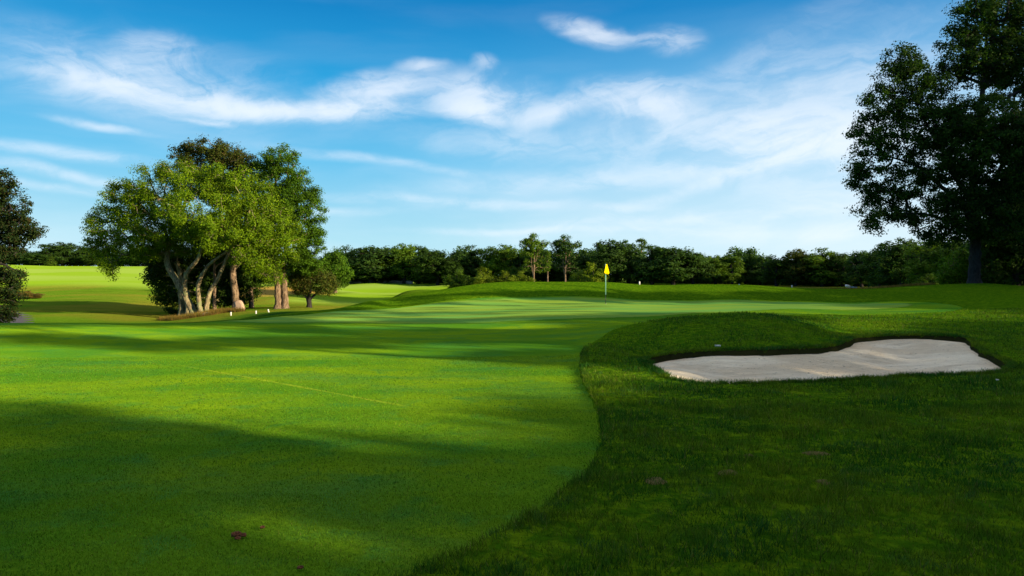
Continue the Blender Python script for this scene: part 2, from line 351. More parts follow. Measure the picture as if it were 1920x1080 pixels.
def mat_rough():
    m, s = new_mat('rough_grass'); p = pos(s)
    x, y, z = s.sep(p)
    big = s.noise(p, .42, 5, .6, .6).outputs[0]; mid = s.noise(s.v('MULTIPLY', p, (.6, 1, 1)), 3.1, 5, .65, .5).outputs[0]
    fine = s.noise(s.v('MULTIPLY', p, (.7, 1, 1)), 14, 6, .7).outputs[0]; tuft = s.noise(p, 5.5, 5, .65, .8).outputs[0]
    huge = s.noise(p, .045, 4, .55, .5).outputs[0]
    c = s.mix(s.mr(big, .36, .66), (0.018, 0.080, 0.0100), (0.082, 0.148, 0.0080))
    c = s.mix(s.m('MULTIPLY', s.mr(mid, .50, .72), .6), c, (0.016, 0.080, 0.014))
    c = s.mix(s.m('MULTIPLY', s.mr(tuft, .60, .76), .45), c, (0.055, 0.055, 0.014))
    # far fairways: brighter mown turf beyond the crest
    far = s.m('MULTIPLY', s.m('MAXIMUM', s.mr(y, 100, 118), s.m('MULTIPLY', s.mr(y, 72, 80), s.m('MULTIPLY', s.mr(x, -29, -24), s.mr(x, -12, -15)))), s.mr(x, -8, -16))
    stripes = s.noise(s.v('MULTIPLY', p, (.25, 1, 1)), .06, 3, .5).outputs[0]
    farc = s.mix(s.mr(stripes, .35, .65), (0.165, 0.290, 0.014), (0.200, 0.310, 0.045))
    semi = s.mix(s.mr(huge, .40, .60), (0.085, 0.190, 0.010), (0.170, 0.185, 0.020))
    semi = s.mix(s.m('MULTIPLY', s.mr(s.noise(s.v('MULTIPLY', p, (.4, 1, 1)), .22, 5, .65, .6).outputs[0], .5, .68), .55), semi, (0.05, .13, .006))
    c = s.mix(s.mr(y, 40, 56), c, semi)
    bank = s.m('MULTIPLY', s.mr(y, 62, 56), s.mr(x, -14, -9))
    c = s.mix(bank, c, s.mix(s.mr(tuft, .42, .62), (0.045, .135, .004), (0.105, .200, .005)))
    c = s.mix(far, c, farc)
    # straw slope behind the tree group
    sx = s.m('DIVIDE', s.m('ADD', x, 33.5), 7.5); sy = s.m('DIVIDE', s.m('SUBTRACT', y, 95), 14)
    dd = s.m('SQRT', s.m('ADD', s.m('MULTIPLY', sx, sx), s.m('MULTIPLY', sy, sy)))
    dd = s.m('ADD', dd, s.m('MULTIPLY', s.m('SUBTRACT', s.noise(p, .3, 4).outputs[0], .5), .8))
    c = s.mix(s.mr(dd, 1.25, .5), c, (0.36, 0.24, 0.055))
    k = s.mr(s.m('ADD', fine, s.m('MULTIPLY', tuft, .5)), .45, 1.05, .55, 1.4, smooth=False)
    kk = s.mix(far, s.comb(k, k, k), (1, 1, 1))
    c = s.mix(1.0, c, kk, 'MULTIPLY')
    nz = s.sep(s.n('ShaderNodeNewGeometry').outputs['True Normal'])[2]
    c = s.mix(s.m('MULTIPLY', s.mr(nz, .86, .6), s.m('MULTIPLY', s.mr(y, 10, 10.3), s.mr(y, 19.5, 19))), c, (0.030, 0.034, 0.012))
    hgt = s.m('ADD', s.m('MULTIPLY', fine, .5), s.m('MULTIPLY', tuft, .9))
    dist = s.mr(y, 20, 60, .05, .12)
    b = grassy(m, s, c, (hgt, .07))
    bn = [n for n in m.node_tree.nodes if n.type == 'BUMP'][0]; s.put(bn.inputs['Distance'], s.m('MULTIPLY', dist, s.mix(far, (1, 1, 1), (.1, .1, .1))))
    return m
def mat_sand():
    m, s = new_mat('bunker_sand'); p = pos(s)
    big = s.noise(s.v('MULTIPLY', p, (.55, 1, 1)), .9, 5, .55, .8).outputs[0]
    fine = s.noise(p, 60, 4, .7).outputs[0]; prints = s.noise(s.v('MULTIPLY', p, (.7, 1.6, 1)), 4.5, 5, .6, 1.5).outputs[0]
    spk = s.noise(p, 17, 3, .7, .5).outputs[0]
    c = s.mix(s.mr(big, .40, .60), (0.97, 0.85, 0.64), (0.80, 0.67, 0.48))
    c = s.mix(s.m('MULTIPLY', s.mr(spk, .59, .68), s.mr(prints, .47, .60)), c, (0.13, 0.10, 0.07))
    hgt = s.m('ADD', s.m('MULTIPLY', prints, 1.0), s.m('MULTIPLY', fine, .10))
    return finish(m, s, c, .95, (hgt, .11), .05)
def mat_path():
    m, s = new_mat('asphalt'); p = pos(s)
    n = s.noise(p, 2.5, 5, .6).outputs[0]
    return finish(m, s, s.mix(n, (0.075, 0.065, 0.065), (0.13, 0.115, 0.11)), .8, (s.noise(p, 40, 3).outputs[0], .01), .2)
M_fair, M_green, M_rough, M_sand, M_path = mat_fairway(), mat_green(), mat_rough(), mat_sand(), mat_path()

fb = sstep(sd_b, 0.0, .10)
_wd = 1 + 7 * sstep(GY, 16.5, 19)   # the step at the fairway edge eases out towards the green
ZG = GH - .04 * sstep(sd_f, -.03 * _wd, .02) - .05 * sstep(sd_f, .0, .10) - .75 * fb - .08 * sstep(sd_p, -.1, .2)
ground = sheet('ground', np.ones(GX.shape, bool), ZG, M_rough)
ZF = GH - .04 - .05 * sstep(sd_g, -.02, .25)
sheet('fairway', sd_f > -.25, ZF, M_fair)
sheet('putting_green', sd_g > -.4, GH - .052 + .018, M_green)
back = sstep(GY + 0 * GX, 12.2, 13.8)
lipn = vnoise(GX * 1.4, GY * 1.4, 9) * .03
ZS = GH - .035 - (.085 + lipn) * back - .24 * sstep(sd_b, 0, 1.7) * (1 - .35 * back) + (vnoise(GX * 1.1, GY * 1.6, 12) * .030 + vnoise(GX * 3.1, GY * 4.1, 13) * .010) * sstep(sd_b, .1, .5)
sheet('bunker_sand', sd_b > -.2, ZS, M_sand)
sheet('cart_path', sd_p > -.3, GH - .015, M_path)

# ------------------------------------------------------------------ short grass blades (uncountable: two objects)
def mat_blade(name, c1, c2, c3):
    m, s = new_mat(name); g_ = s.n('ShaderNodeNewGeometry'); p = g_.outputs['Position']
    n = s.noise(p, .6, 4, .6, .5).outputs[0]; n2 = s.noise(s.v('MULTIPLY', p, (.6, 1, 1)), 2.7, 4, .6, .5).outputs[0]
    c = s.mix(s.mr(n, .36, .64), c1, c2)
    c = s.mix(s.m('MULTIPLY', s.mr(n2, .5, .7), .6), c, c3)
    rp = g_.outputs['Random Per Island']; c = s.mix(s.m('MULTIPLY', s.mr(s.m('FRACT', s.m('MULTIPLY', rp, 13.7)), .90, .96), .7), c, (0.19, 0.17, 0.05)); k = s.mr(rp, 0, 1, .5, 1.6, smooth=False); c = s.mix(1.0, c, s.comb(k, k, k), 'MULTIPLY')
    d = s.n('ShaderNodeBsdfDiffuse'); s.put(d.inputs[0], c); t_ = s.n('ShaderNodeBsdfTranslucent'); s.put(t_.inputs[0], c)
    mx = s.n('ShaderNodeMixShader'); mx.inputs[0].default_value = .35; s.t.links.new(d.outputs[0], mx.inputs[1]); s.t.links.new(t_.outputs[0], mx.inputs[2])
    o = s.n('ShaderNodeOutputMaterial'); s.t.links.new(mx.outputs[0], o.inputs[0]); return m
M_blade = mat_blade('rough_blade', (0.026, 0.104, 0.011), (0.118, 0.196, 0.010), (0.022, 0.104, 0.036))
M_blade2 = mat_blade('fairway_blade', (0.066, 0.205, 0.012), (0.152, 0.280, 0.010), (0.036, 0.180, 0.040))
R = np.random.RandomState(11)
def scatter(n, x0, x1, y0, y1): return R.rand(n) * (x1 - x0) + x0, R.rand(n) * (y1 - y0) + y0
def blades(X, Y, Z, h, w, lean=.6):
    n = len(X); a = R.rand(n) * 2 * pi; la = R.rand(n) * 2 * pi; hh = h * (.55 + .9 * R.rand(n)); ll = lean * R.rand(n) * hh
    dx, dy = np.cos(a) * w / 2, np.sin(a) * w / 2
    V = np.empty((n, 3, 3)); V[:, 0] = np.stack([X - dx, Y - dy, Z], 1); V[:, 1] = np.stack([X + dx, Y + dy, Z], 1)
    V[:, 2] = np.stack([X + np.cos(la) * ll, Y + np.sin(la) * ll, Z + hh], 1)
    return V
def in_view(X, Y, m=2.0): return np.abs(X) < .95 * Y + m
rb = []
for (y0, y1, x1, den, h, w) in [(1.8, 6, 7.7, 4600, .046, .0062), (6, 9, 10.5, 2600, .048, .009), (9, 13, 14.3, 1300, .050, .013), (13, 20, 21, 650, .045, .014), (20, 30, 30, 170, .05, .025)]:
    n = int((x1 + 2) * (y1 - y0) * den); X, Y = scatter(n, -2, x1, y0, y1)
    k = in_view(X, Y); X, Y = X[k], Y[k]
    k = vnoise(X * 3.3, Y * 4.4, 21) * .5 + vnoise(X * 9, Y * 9, 22) * .5 + R.rand(len(X)) * 1.6 > .42; X, Y = X[k], Y[k]
    sf = sdist(X, Y, fair_s); k = (sf < -.005) & (sdist(X, Y, bunker_w) < .0) & ((Y < 17.5) | (-sf > R.rand(len(X)) * 1.6)); X, Y = X[k], Y[k]
    tall = np.maximum(.35, 1.05 + .65 * vnoise(X * 1.7, Y * 2.3, 23) + .5 * vnoise(X * 5.5, Y * 6.5, 24))
    rb.append(blades(X, Y, H(X, Y) - .004, h * tall, w, 1.1))
# shaggy fringe on the bunker lip and the edge of the rough
for P_, den, h, w, s_ in ((bunker_w, 1000, .065, .011, -1), (fair_s[:128], 260, .045, .008, -1)):
    for i in range(1, len(P_)):
        a, b = P_[i - 1], P_[i]; L = np.linalg.norm(b - a)
        if b[1] < 2.8 or b[1] > (24 if P_ is bunker_w else 17.2): continue
        n = int(L * den); t_ = R.rand(n); Q = a + (b - a) * t_[:, None]; nx = np.array([(b - a)[1], -(b - a)[0]]) / L
        off = (R.rand(n) * .16 - .02); Q1 = Q + nx * off[:, None]; sdv = sdist(Q1[:, 0], Q1[:, 1], P_ if P_ is bunker_w else fair_s)
        k = sdv > 0; Q1[k] = (Q - nx * off[:, None])[k]; 
        rb.append(blades(Q1[:, 0], Q1[:, 1], H(Q1[:, 0], Q1[:, 1]) - .012, np.full(n, h), w, 1.3))
V = np.concatenate(rb).reshape(-1, 3)
o = obj('rough_grass', mesh_np('rough_grass', V, np.arange(len(V)).reshape(-1, 3), False), M_blade)
tag(o, 'uneven uncut dark green rough grass round the bunker', 'grass', kind='stuff')
rb = []
for (y0, y1, den, h, w) in [(1.8, 5.5, 6500, .015, .0048), (5.5, 9, 2600, .015, .007), (9, 15, 700, .014, .012)]:
    x0 = -.95 * y1 - 2; n = int((2 - x0) * (y1 - y0) * den); X, Y = scatter(n, x0, 2, y0, y1)
    k = in_view(X, Y); X, Y = X[k], Y[k]; k = sdist(X, Y, fair_s) > .03; X, Y = X[k], Y[k]
    rb.append(blades(X, Y, H(X, Y) - .041, np.full(len(X), h), w, 1.0))
V = np.concatenate(rb).reshape(-1, 3)
o = obj('fairway_grass', mesh_np('fairway_grass', V, np.arange(len(V)).reshape(-1, 3), False), M_blade2)
tag(o, 'closely mown bright green fairway turf', 'grass', kind='stuff')

# ------------------------------------------------------------------ tree building
def mat_leaf(name, c1, c2, c3=None, tr=.38, var=.5):
    m, s = new_mat(name); g_ = s.n('ShaderNodeNewGeometry'); oi = s.n('ShaderNodeObjectInfo')
    r = g_.outputs['Random Per Island']
    c = s.mix(s.mr(r, .1, .9), c1, c2)
    n = s.noise(g_.outputs['Position'], .45, 3, .5).outputs[0]
    k = s.m('MULTIPLY', s.mr(n, .3, .7, 1 - var * .5, 1 + var * .5), s.mr(oi.outputs['Random'], 0, 1, .85, 1.15, smooth=False))
    if c3: c = s.mix(s.m('MULTIPLY', s.mr(s.m('FRACT', s.m('MULTIPLY', r, 7.31)), .72, .95), .8), c, c3)
    c = s.mix(1.0, c, s.comb(k, k, k), 'MULTIPLY')
    d = s.n('ShaderNodeBsdfPrincipled'); s.put(d.inputs['Base Color'], c); d.inputs['Roughness'].default_value = .65; d.inputs['Specular IOR Level'].default_value = .12
    t_ = s.n('ShaderNodeBsdfTranslucent'); s.put(t_.inputs[0], s.mix(1.0, c, (1.15, 1.2, .6), 'MULTIPLY'))
    mx = s.n('ShaderNodeMixShader'); mx.inputs[0].default_value = tr; s.t.links.new(d.outputs[0], mx.inputs[1]); s.t.links.new(t_.outputs[0], mx.inputs[2])
    o = s.n('ShaderNodeOutputMaterial'); s.t.links.new(mx.outputs[0], o.inputs[0]); return m
def mat_bark(name, c1, c2, c3, sc=1.0):
    m, s = new_mat(name); p = pos(s)
    a = s.noise(s.v('MULTIPLY', p, (1, 1, .22)), 9 * sc, 6, .65, .6).outputs[0]; b = s.noise(p, 2.2 * sc, 4, .6, .4).outputs[0]
    c = s.mix(s.mr(a, .40, .62), c1, c2); c = s.mix(s.mr(b, .48, .66), c, c3)
    return finish(m, s, c, .9, (a, .12), .1)
ML = {
 'bright': mat_leaf('leaf_bright', (0.055, 0.125, 0.003), (0.150, 0.240, 0.004), (0.17, .26, .006)),
 'oak': mat_leaf('leaf_oak', (0.040, 0.100, 0.005), (0.085, 0.180, 0.006)),
 'olive': mat_leaf('leaf_olive', (0.036, 0.062, 0.008), (0.075, 0.100, 0.010), (0.12, .085, .018)),
 'dark': mat_leaf('leaf_dark', (0.024, 0.060, 0.006), (0.050, 0.105, 0.008)),
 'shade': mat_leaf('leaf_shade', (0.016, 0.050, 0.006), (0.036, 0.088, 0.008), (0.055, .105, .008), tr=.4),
 'red': mat_leaf('leaf_red', (0.014, 0.038, 0.009), (0.032, 0.058, 0.010), (0.065, .045, .014)),
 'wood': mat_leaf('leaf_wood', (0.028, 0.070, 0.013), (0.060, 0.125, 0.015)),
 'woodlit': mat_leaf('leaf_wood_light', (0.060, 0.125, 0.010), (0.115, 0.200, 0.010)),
 'lime': mat_leaf('leaf_lime', (0.090, 0.150, 0.006), (0.180, 0.240, 0.010)),
 'straw': mat_leaf('leaf_straw', (0.16, 0.13, 0.02), (0.30, 0.18, 0.05), (.12, .16, .02)),
}
MB = {
 'pale': mat_bark('bark_pale', (0.14, .11, .06), (0.40, .33, .20), (.22, .25, .12)),
 'brown': mat_bark('bark_brown', (0.11, .072, .045), (0.33, .24, .16), (.18, .125, .085)),
 'dark': mat_bark('bark_dark', (0.025, .022, .022), (0.055, .048, .045), (.04, .035, .035)),
}
def tube(pts, rad, k=6):
    pts = np.asarray(pts, float); rad = np.asarray(rad, float); n = len(pts)
    tg = np.gradient(pts, axis=0); tg /= np.linalg.norm(tg, axis=1)[:, None] + 1e-9
    ref = np.array([.31, .95, .05]) if abs(tg[0][2]) > .3 else np.array([0, 0, 1.0])
    a = np.cross(tg, ref); a /= np.linalg.norm(a, axis=1)[:, None] + 1e-9; b = np.cross(tg, a)
    th = np.arange(k) * 2 * pi / k
    V = (pts[:, None] + rad[:, None, None] * (np.cos(th)[None, :, None] * a[:, None] + np.sin(th)[None, :, None] * b[:, None])).reshape(-1, 3)
    i = np.arange(n - 1)[:, None] * k; j = np.arange(k)[None]
    Fq = np.stack([i + j, i + (j + 1) % k, i + k + (j + 1) % k, i + k + j], -1).reshape(-1, 4)
    return V, Fq
def spline(pts, n=5):
    pts = [np.array(p, float) for p in pts]; pts = [2 * pts[0] - pts[1]] + pts + [2 * pts[-1] - pts[-2]]; o = []
    for i in range(1, len(pts) - 2):
        a, b, c, d = pts[i - 1:i + 3]
        for k in range(n):
            t = k / n; o.append(.5 * ((2 * b) + (-a + c) * t + (2 * a - 5 * b + 4 * c - d) * t * t + (-a + 3 * b - 3 * c + d) * t ** 3))
    o.append(pts[-2]); return np.array(o)
def leaves(C, n, r, size, rs, flat=.75, up=.35, droop=0.0):
    """n leaf faces round each clump centre C"""
    m = len(C); P_ = rs.normal(size=(m, n, 3)); P_ /= np.linalg.norm(P_, axis=2)[..., None]; OUT = P_.reshape(-1, 3).copy()
    rr = np.asarray(r).reshape(-1, 1, 1) * (rs.rand(m, n, 1) ** .5)
    P_ = P_ * rr; P_[..., 2] *= flat; P_[..., 2] -= droop * rs.rand(m, n) * np.asarray(r).reshape(-1, 1)
    ctr = (C[:, None] + P_).reshape(-1, 3); N = len(ctr)
    cc = C.mean(0); rad_ = ctr - cc; rad_ /= np.linalg.norm(rad_, axis=1)[:, None] + 1e-9
    nrm = rs.normal(size=(N, 3)) * .55 + OUT * .8 + rad_ * .5; nrm[:, 2] += up; nrm /= np.linalg.norm(nrm, axis=1)[:, None]
    t1 = np.cross(nrm, rs.normal(size=(N, 3))); t1 /= np.linalg.norm(t1, axis=1)[:, None] + 1e-9; t2 = np.cross(nrm, t1)
    s1 = size * (.6 + .8 * rs.rand(N))[:, None]; s2 = s1 * (.42 + .2 * rs.rand(N))[:, None]
    V = np.stack([ctr - t1 * s1 * .5, ctr + t2 * s2 * .5 - t1 * s1 * .05, ctr + t1 * s1 * .5, ctr - t2 * s2 * .5 - t1 * s1 * .05], 1).reshape(-1, 3)
    return V
def leaf_mesh(name, V): return mesh_np(name, V, np.arange(len(V)).reshape(-1, 4), False)
def lobe_points(lobes, n, rs, shell=.5):
    L = np.array(lobes, float); w = (L[:, 3] * L[:, 4] * L[:, 5]) ** .75; w /= w.sum()
    idx = rs.choice(len(L), n, p=w); d = rs.normal(size=(n, 3)); d /= np.linalg.norm(d, axis=1)[:, None]
    r = (shell ** 3 + (1 - shell ** 3) * rs.rand(n)) ** (1 / 3)
    return L[idx, :3] + d * r[:, None] * L[idx, 3:6]
def grow_branches(trunks, C, rs, twig=.02, jit=.10, k=5, rise=.25):
    """trunks: list of (points, radii). Attach every clump to the nearest wood; return mesh arrays"""
    Vs, Fs, off = [], [], 0
    N = []; par = []; rad = []
    for pts, r in trunks:
        V, Fq = tube(pts, r, 12); Vs.append(V); Fs.append(Fq + off); off += len(V)
        s0 = max(1, int(len(pts) * .35))
        for i in range(s0, len(pts)): N.append(pts[i]); par.append(r[i])
    N = np.array(N); par = np.array(par); base = N.mean(0)
    order = np.argsort(np.linalg.norm(C - base, axis=1)); chains = []; node_par = [-1] * len(N); cnt = np.zeros(len(N))
    cap = len(N) + len(C) * 4; NN = np.zeros((cap, 3)); NN[:len(N)] = N; m = len(N); fixed = m; plen = np.zeros(cap)
    for ci in order:
        c = C[ci]; d = np.linalg.norm(NN[:m] - c, axis=1); up_ = np.maximum(NN[:m, 2] - c[2], 0)
        j = int(np.argmin(d + .35 * plen[:m] + .9 * up_)); a = NN[j]; q = []
        L = np.linalg.norm(c - a); steps = 3 if L > 1.2 else 2; prev = j
        ids = [j]
        for s_ in range(1, steps + 1):
            t_ = s_ / steps; p = a + (c - a) * t_ + rs.normal(size=3) * jit * L * (0 if s_ == steps else 1) + np.array([0, 0, rise * L * sin(pi * t_) * .5])
            NN[m] = p; plen[m] = plen[ids[-1]] + L / steps; node_par.append(ids[-1]); ids.append(m); m += 1
        chains.append(ids)
    w = np.zeros(m)
    for ids in chains: w[ids[-1]] += 1
    for i in range(m - 1, fixed - 1, -1): w[node_par[i]] += w[i]
    lim = float(par.max()) * .55
    for ids in chains:
        rr = np.minimum(twig * np.maximum(w[ids], 1) ** .46, lim)
        if ids[0] < fixed: rr[0] = min(rr[1] * 1.15, par[ids[0]])
        V, Fq = tube(NN[ids], rr, k); Vs.append(V); Fs.append(Fq + off); off += len(V)
    return np.concatenate(Vs), np.concatenate(Fs)
def px3(px, py, Y): return np.array([(px - HX) / F * Y, Y, CZ + (HY - py) / F * Y])
def measured_tree(name, label, cat, base, Y, trunks, lobes, leafm, barkm, n, per, r, size, seed, shell=.5, group=None, twig=.02, flat=.75, droop=0, dead=None, cull=None, rise=.25):
    """tree modelled from measured outlines: trunks [(px,py,dY)...], lobes (px,py,dY,rx,ry[,rdepth m])"""
    rs = np.random.RandomState(seed); sc = Y / F
    b = np.array(base, float)
    e = empty(name, tuple(b)); tag(e, label, cat, group)
    T = []
    for pts, r0, r1 in trunks:
        P_ = spline([px3(p[0], p[1], Y + (p[2] if len(p) > 2 else 0)) for p in pts], 5) - b
        P_ = P_ + rs.normal(size=P_.shape) * r0 * .08; P_[0][2] -= .25
        t_ = np.linspace(0, 1, len(P_)); rr = r0 + (r1 - r0) * t_; rr[0] *= 1.45; rr[1] *= 1.15
        T.append((P_, rr))
    L = []
    for l in lobes:
        c = px3(l[0], l[1], Y + l[2]) - b; rx, ry = l[3] * sc, l[4] * sc; rd = l[5] if len(l) > 5 else (rx + ry) * .5
        L.append((*c, rx, rd, ry))
    C = lobe_points(L, n, rs, shell)
    if cull is not None: C = C[cull(C + b)]
    C[:, 2] = np.maximum(C[:, 2], .25)
    V, Fq = grow_branches(T, C, rs, twig, rise=rise)
    obj('trunk', mesh_np(name + '_trunk', V, Fq), MB[barkm], e)
    rr = r * (.6 + .8 * rs.rand(len(C)))
    obj('crown', leaf_mesh(name + '_crown', leaves(C, per, rr, size, rs, flat, droop=droop)), ML[leafm], e)
    return e

# ---- the tree group on the left
Yg = 57.0
measured_tree('leaning_tree', 'broad bright green tree on four leaning lichen-pale trunks fanning from one base', 'tree',
    px3(372, 592, Yg), Yg,
    [([(366, 592), (352, 563), (328, 522), (313, 491, .3), (317, 460, .5), (322, 430, .6), (318, 400, .5), (303, 372, .2)], .31, .12),
     ([(377, 590, -.3), (373, 562, -.4), (372, 532, -.6), (386, 505, -.9), (402, 488, -1.2), (428, 470, -1.6)], .21, .09),
     ([(388, 590, 0), (388, 571, .1), (395, 545, .3), (412, 515, .4), (427, 480, .6), (448, 445, 1.0), (470, 410, 1.0)], .22, .09),
     ([(349, 552, 0), (346, 530, -.5), (352, 510, -.9), (370, 487, -1.3), (378, 465, -1.5)], .22, .12),
     ([(322, 430, .6), (340, 400, 0), (352, 365, -.6), (362, 335, -1)], .17, .06)],
    [(182,452,0,18,16),(184,398,0,18,16),(235,385,0,48,48),(202,425,0,38,40),(195,455,.5,32,30),(205,500,0,18,20,1.0),(225,352,0,30,22),(290,355,-1,58,45),(330,320,0,50,22),(365,340,-2,60,32),(425,345,-2,62,38),(470,375,-2,55,45),(505,415,-1.5,48,50),(535,450,-.5,36,48),(380,395,-3,75,50),(290,420,-1,70,50),(260,455,0,50,32),(430,430,-3,70,40),(480,470,-2,50,38),(330,440,1,60,40),(505,500,0,35,30),(380,445,2,60,30)],
    'bright', 'pale', 1100, 150, .60, .135, 31, shell=.35, droop=.45, rise=.3)
measured_tree('tall_tree', 'tall olive-brown topped tree rising highest out of the middle of the tree group', 'tree',
    px3(440, 580, 61), 61,
    [([(443, 580), (440, 545), (437, 510), (441, 478), (436, 430), (425, 370), (415, 310), (405, 275)], .33, .12), ([(437, 510), (452, 492), (470, 480, -.5)], .1, .05)],
    [(385,278,0,42,22),(350,292,0,30,22),(425,292,0,38,22),(455,305,0,28,22),(400,312,1,75,30),(470,330,1,32,28),(380,345,2,60,30),(440,370,1,50,40)],
    'olive', 'brown', 460, 105, .6, .165, 32, shell=.45)
measured_tree('oak_tree', 'upright dark green oak with twin pink-brown trunks at the right of the tree group', 'tree',
    px3(528, 579, 60), 60,
    [([(522, 579), (522, 555), (520, 530), (515, 500), (508, 470), (505, 430), (510, 380), (520, 320)], .33, .10),
     ([(535, 579, .1), (534, 555, .1), (533, 525, .1), (533, 490, 0), (540, 440, 0), (548, 380, 0), (540, 330, 0)], .32, .10)],
    [(525,298,0,34,24),(505,310,0,26,20),(520,335,0,42,26),(560,338,0,22,26),(572,372,0,30,26),(545,385,0,50,36),(590,400,0,20,26),(596,440,0,16,20),(560,440,0,40,30),(515,390,1,45,45),(505,440,1,40,36),(555,485,0,34,24),(600,455,0,9,18,.8),(575,500,0,26,18)],
    'oak', 'brown', 640, 140, .56, .145, 33, shell=.45)
measured_tree('understory_tree', 'low dark bushy tree crowded behind the left side of the leaning trunks', 'tree',
    px3(346, 591, 60), 60,
    [([(343, 594), (341, 560), (338, 520), (332, 490)], .36, .16), ([(357, 593, -.4), (353, 570, -.3), (346, 545, 0)], .42, .2)],
    [(310,500,1,32,35),(295,520,1,22,25),(325,545,1.5,30,32),(305,550,1,18,22),(350,500,2,34,40),(380,500,2.5,34,40),(370,545,2.5,36,35),(322,588,1,14,12),(400,540,3,30,40),(290,480,1,20,18)],
    'dark', 'pale', 420, 80, .6, .20, 34, shell=.3)
measured_tree('understory_tree', 'low dark bushy tree filling the gap behind the straight single trunk', 'tree',
    px3(470, 574, 66), 66,
    [([(472, 574), (470, 540), (465, 500), (460, 460)], .2, .1)],
    [(430,500,0,38,40),(475,495,0,46,45),(450,540,0,38,32),(492,503,0,32,30),(430,555,0,30,22),(450,460,0,50,40)],
    'dark', 'brown', 420, 80, .62, .20, 35, shell=.3)
measured_tree('slender_tree', 'slender tree with thin reddish trunk between the leaning trunks and straight trunk', 'tree',
    px3(402, 583, 60.5), 60.5,
    [([(402, 583), (402, 555), (403, 530), (402, 500), (405, 460), (400, 420)], .16, .06), ([(402, 500), (425, 490, -.5), (438, 506, -.8)], .06, .03)],
    [(400,450,1,40,40),(420,480,1,30,20)], 'dark', 'brown', 110, 80, .6, .20, 36)
measured_tree('small_tree', 'small round olive tree on a short trunk at the right end of the tree group', 'tree',
    px3(580, 575, 61), 61,
    [([(580, 576), (580, 566), (579, 560)], .22, .17), ([(579, 562), (566, 548), (556, 535)], .12, .04), ([(579, 562), (583, 540, -.3), (584, 515, -.4)], .12, .03), ([(579, 562), (596, 548, .3), (610, 535, .2)], .12, .04), ([(579, 562), (577, 545, .8), (572, 525, 1)], .09, .03)],
    [(585,520,0,36,24),(560,530,0,24,20),(612,528,0,22,18),(588,500,0,22,10),(565,545,0,20,10),(608,545,0,22,8)],
    'olive', 'dark', 330, 42, .42, .13, 37, shell=.4, twig=.016)
measured_tree('dark_tree', 'dark reddish tree hanging down at the left edge beside the cart path', 'tree',
    px3(-75, 612, 44), 44,
    [([(-75, 612), (-72, 560), (-65, 480), (-50, 420), (-30, 370)], .35, .1), ([(-68, 510), (-35, 500, -.3), (0, 495, -.4), (25, 505, -.4)], .13, .05)],
    [(-30,350,0,50,30),(5,340,0,22,22),(10,380,0,42,30),(40,400,0,20,20),(50,440,0,32,18),(20,430,0,45,30),(-20,450,0,50,40),(5,475,0,40,16),(-40,400,1,60,60),(10,515,0,38,16),(-30,540,0,50,40),(20,545,0,24,24),(5,575,0,24,22),(36,525,0,14,14),(-50,580,0,40,30),(-5,592,0,26,14),(18,588,0,18,14),(70,432,0,12,10,1)],
    'red', 'dark', 620, 80, .42, .14, 38, shell=.3)
measured_tree('round_tree', 'sunlit round green tree just right of the small olive tree', 'tree',
    px3(628, 546, 105), 105, [([(628, 546), (628, 520), (627, 500)], .25, .12)],
    [(625,500,0,28,26),(640,510,0,18,20),(610,505,0,20,24),(625,480,0,18,12),(628,525,0,24,14)],
    'oak', 'brown', 200, 70, .9, .30, 39, shell=.5)
# ---- the great oak on the right and its neighbours
Yo = 57.0
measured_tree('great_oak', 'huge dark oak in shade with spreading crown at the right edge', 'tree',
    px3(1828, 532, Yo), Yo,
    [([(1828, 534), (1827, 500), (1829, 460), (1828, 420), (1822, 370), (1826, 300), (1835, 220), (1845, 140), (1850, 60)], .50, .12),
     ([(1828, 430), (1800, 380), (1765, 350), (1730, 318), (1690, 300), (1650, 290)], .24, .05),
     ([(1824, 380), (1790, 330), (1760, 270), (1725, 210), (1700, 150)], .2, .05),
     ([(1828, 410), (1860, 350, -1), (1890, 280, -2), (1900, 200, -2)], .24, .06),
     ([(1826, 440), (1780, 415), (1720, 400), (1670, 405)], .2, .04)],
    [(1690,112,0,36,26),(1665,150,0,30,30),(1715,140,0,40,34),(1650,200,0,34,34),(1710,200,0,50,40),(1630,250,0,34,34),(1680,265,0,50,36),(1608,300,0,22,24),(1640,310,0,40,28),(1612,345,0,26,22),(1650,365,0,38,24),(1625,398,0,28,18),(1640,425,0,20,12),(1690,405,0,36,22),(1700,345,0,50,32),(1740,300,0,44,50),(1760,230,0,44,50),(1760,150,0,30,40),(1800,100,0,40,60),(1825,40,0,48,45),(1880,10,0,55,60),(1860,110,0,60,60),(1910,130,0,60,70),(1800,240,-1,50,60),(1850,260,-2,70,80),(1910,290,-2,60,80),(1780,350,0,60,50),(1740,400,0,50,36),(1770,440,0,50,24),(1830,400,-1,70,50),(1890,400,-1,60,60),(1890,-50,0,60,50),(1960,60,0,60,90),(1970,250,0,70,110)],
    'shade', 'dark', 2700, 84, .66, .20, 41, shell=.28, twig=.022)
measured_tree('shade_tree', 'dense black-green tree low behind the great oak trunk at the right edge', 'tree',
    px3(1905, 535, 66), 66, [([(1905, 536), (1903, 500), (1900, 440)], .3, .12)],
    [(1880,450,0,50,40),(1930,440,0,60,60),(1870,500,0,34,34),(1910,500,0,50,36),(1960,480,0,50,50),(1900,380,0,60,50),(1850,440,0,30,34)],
    'shade', 'dark', 520, 80, .8, .27, 42, shell=.3)
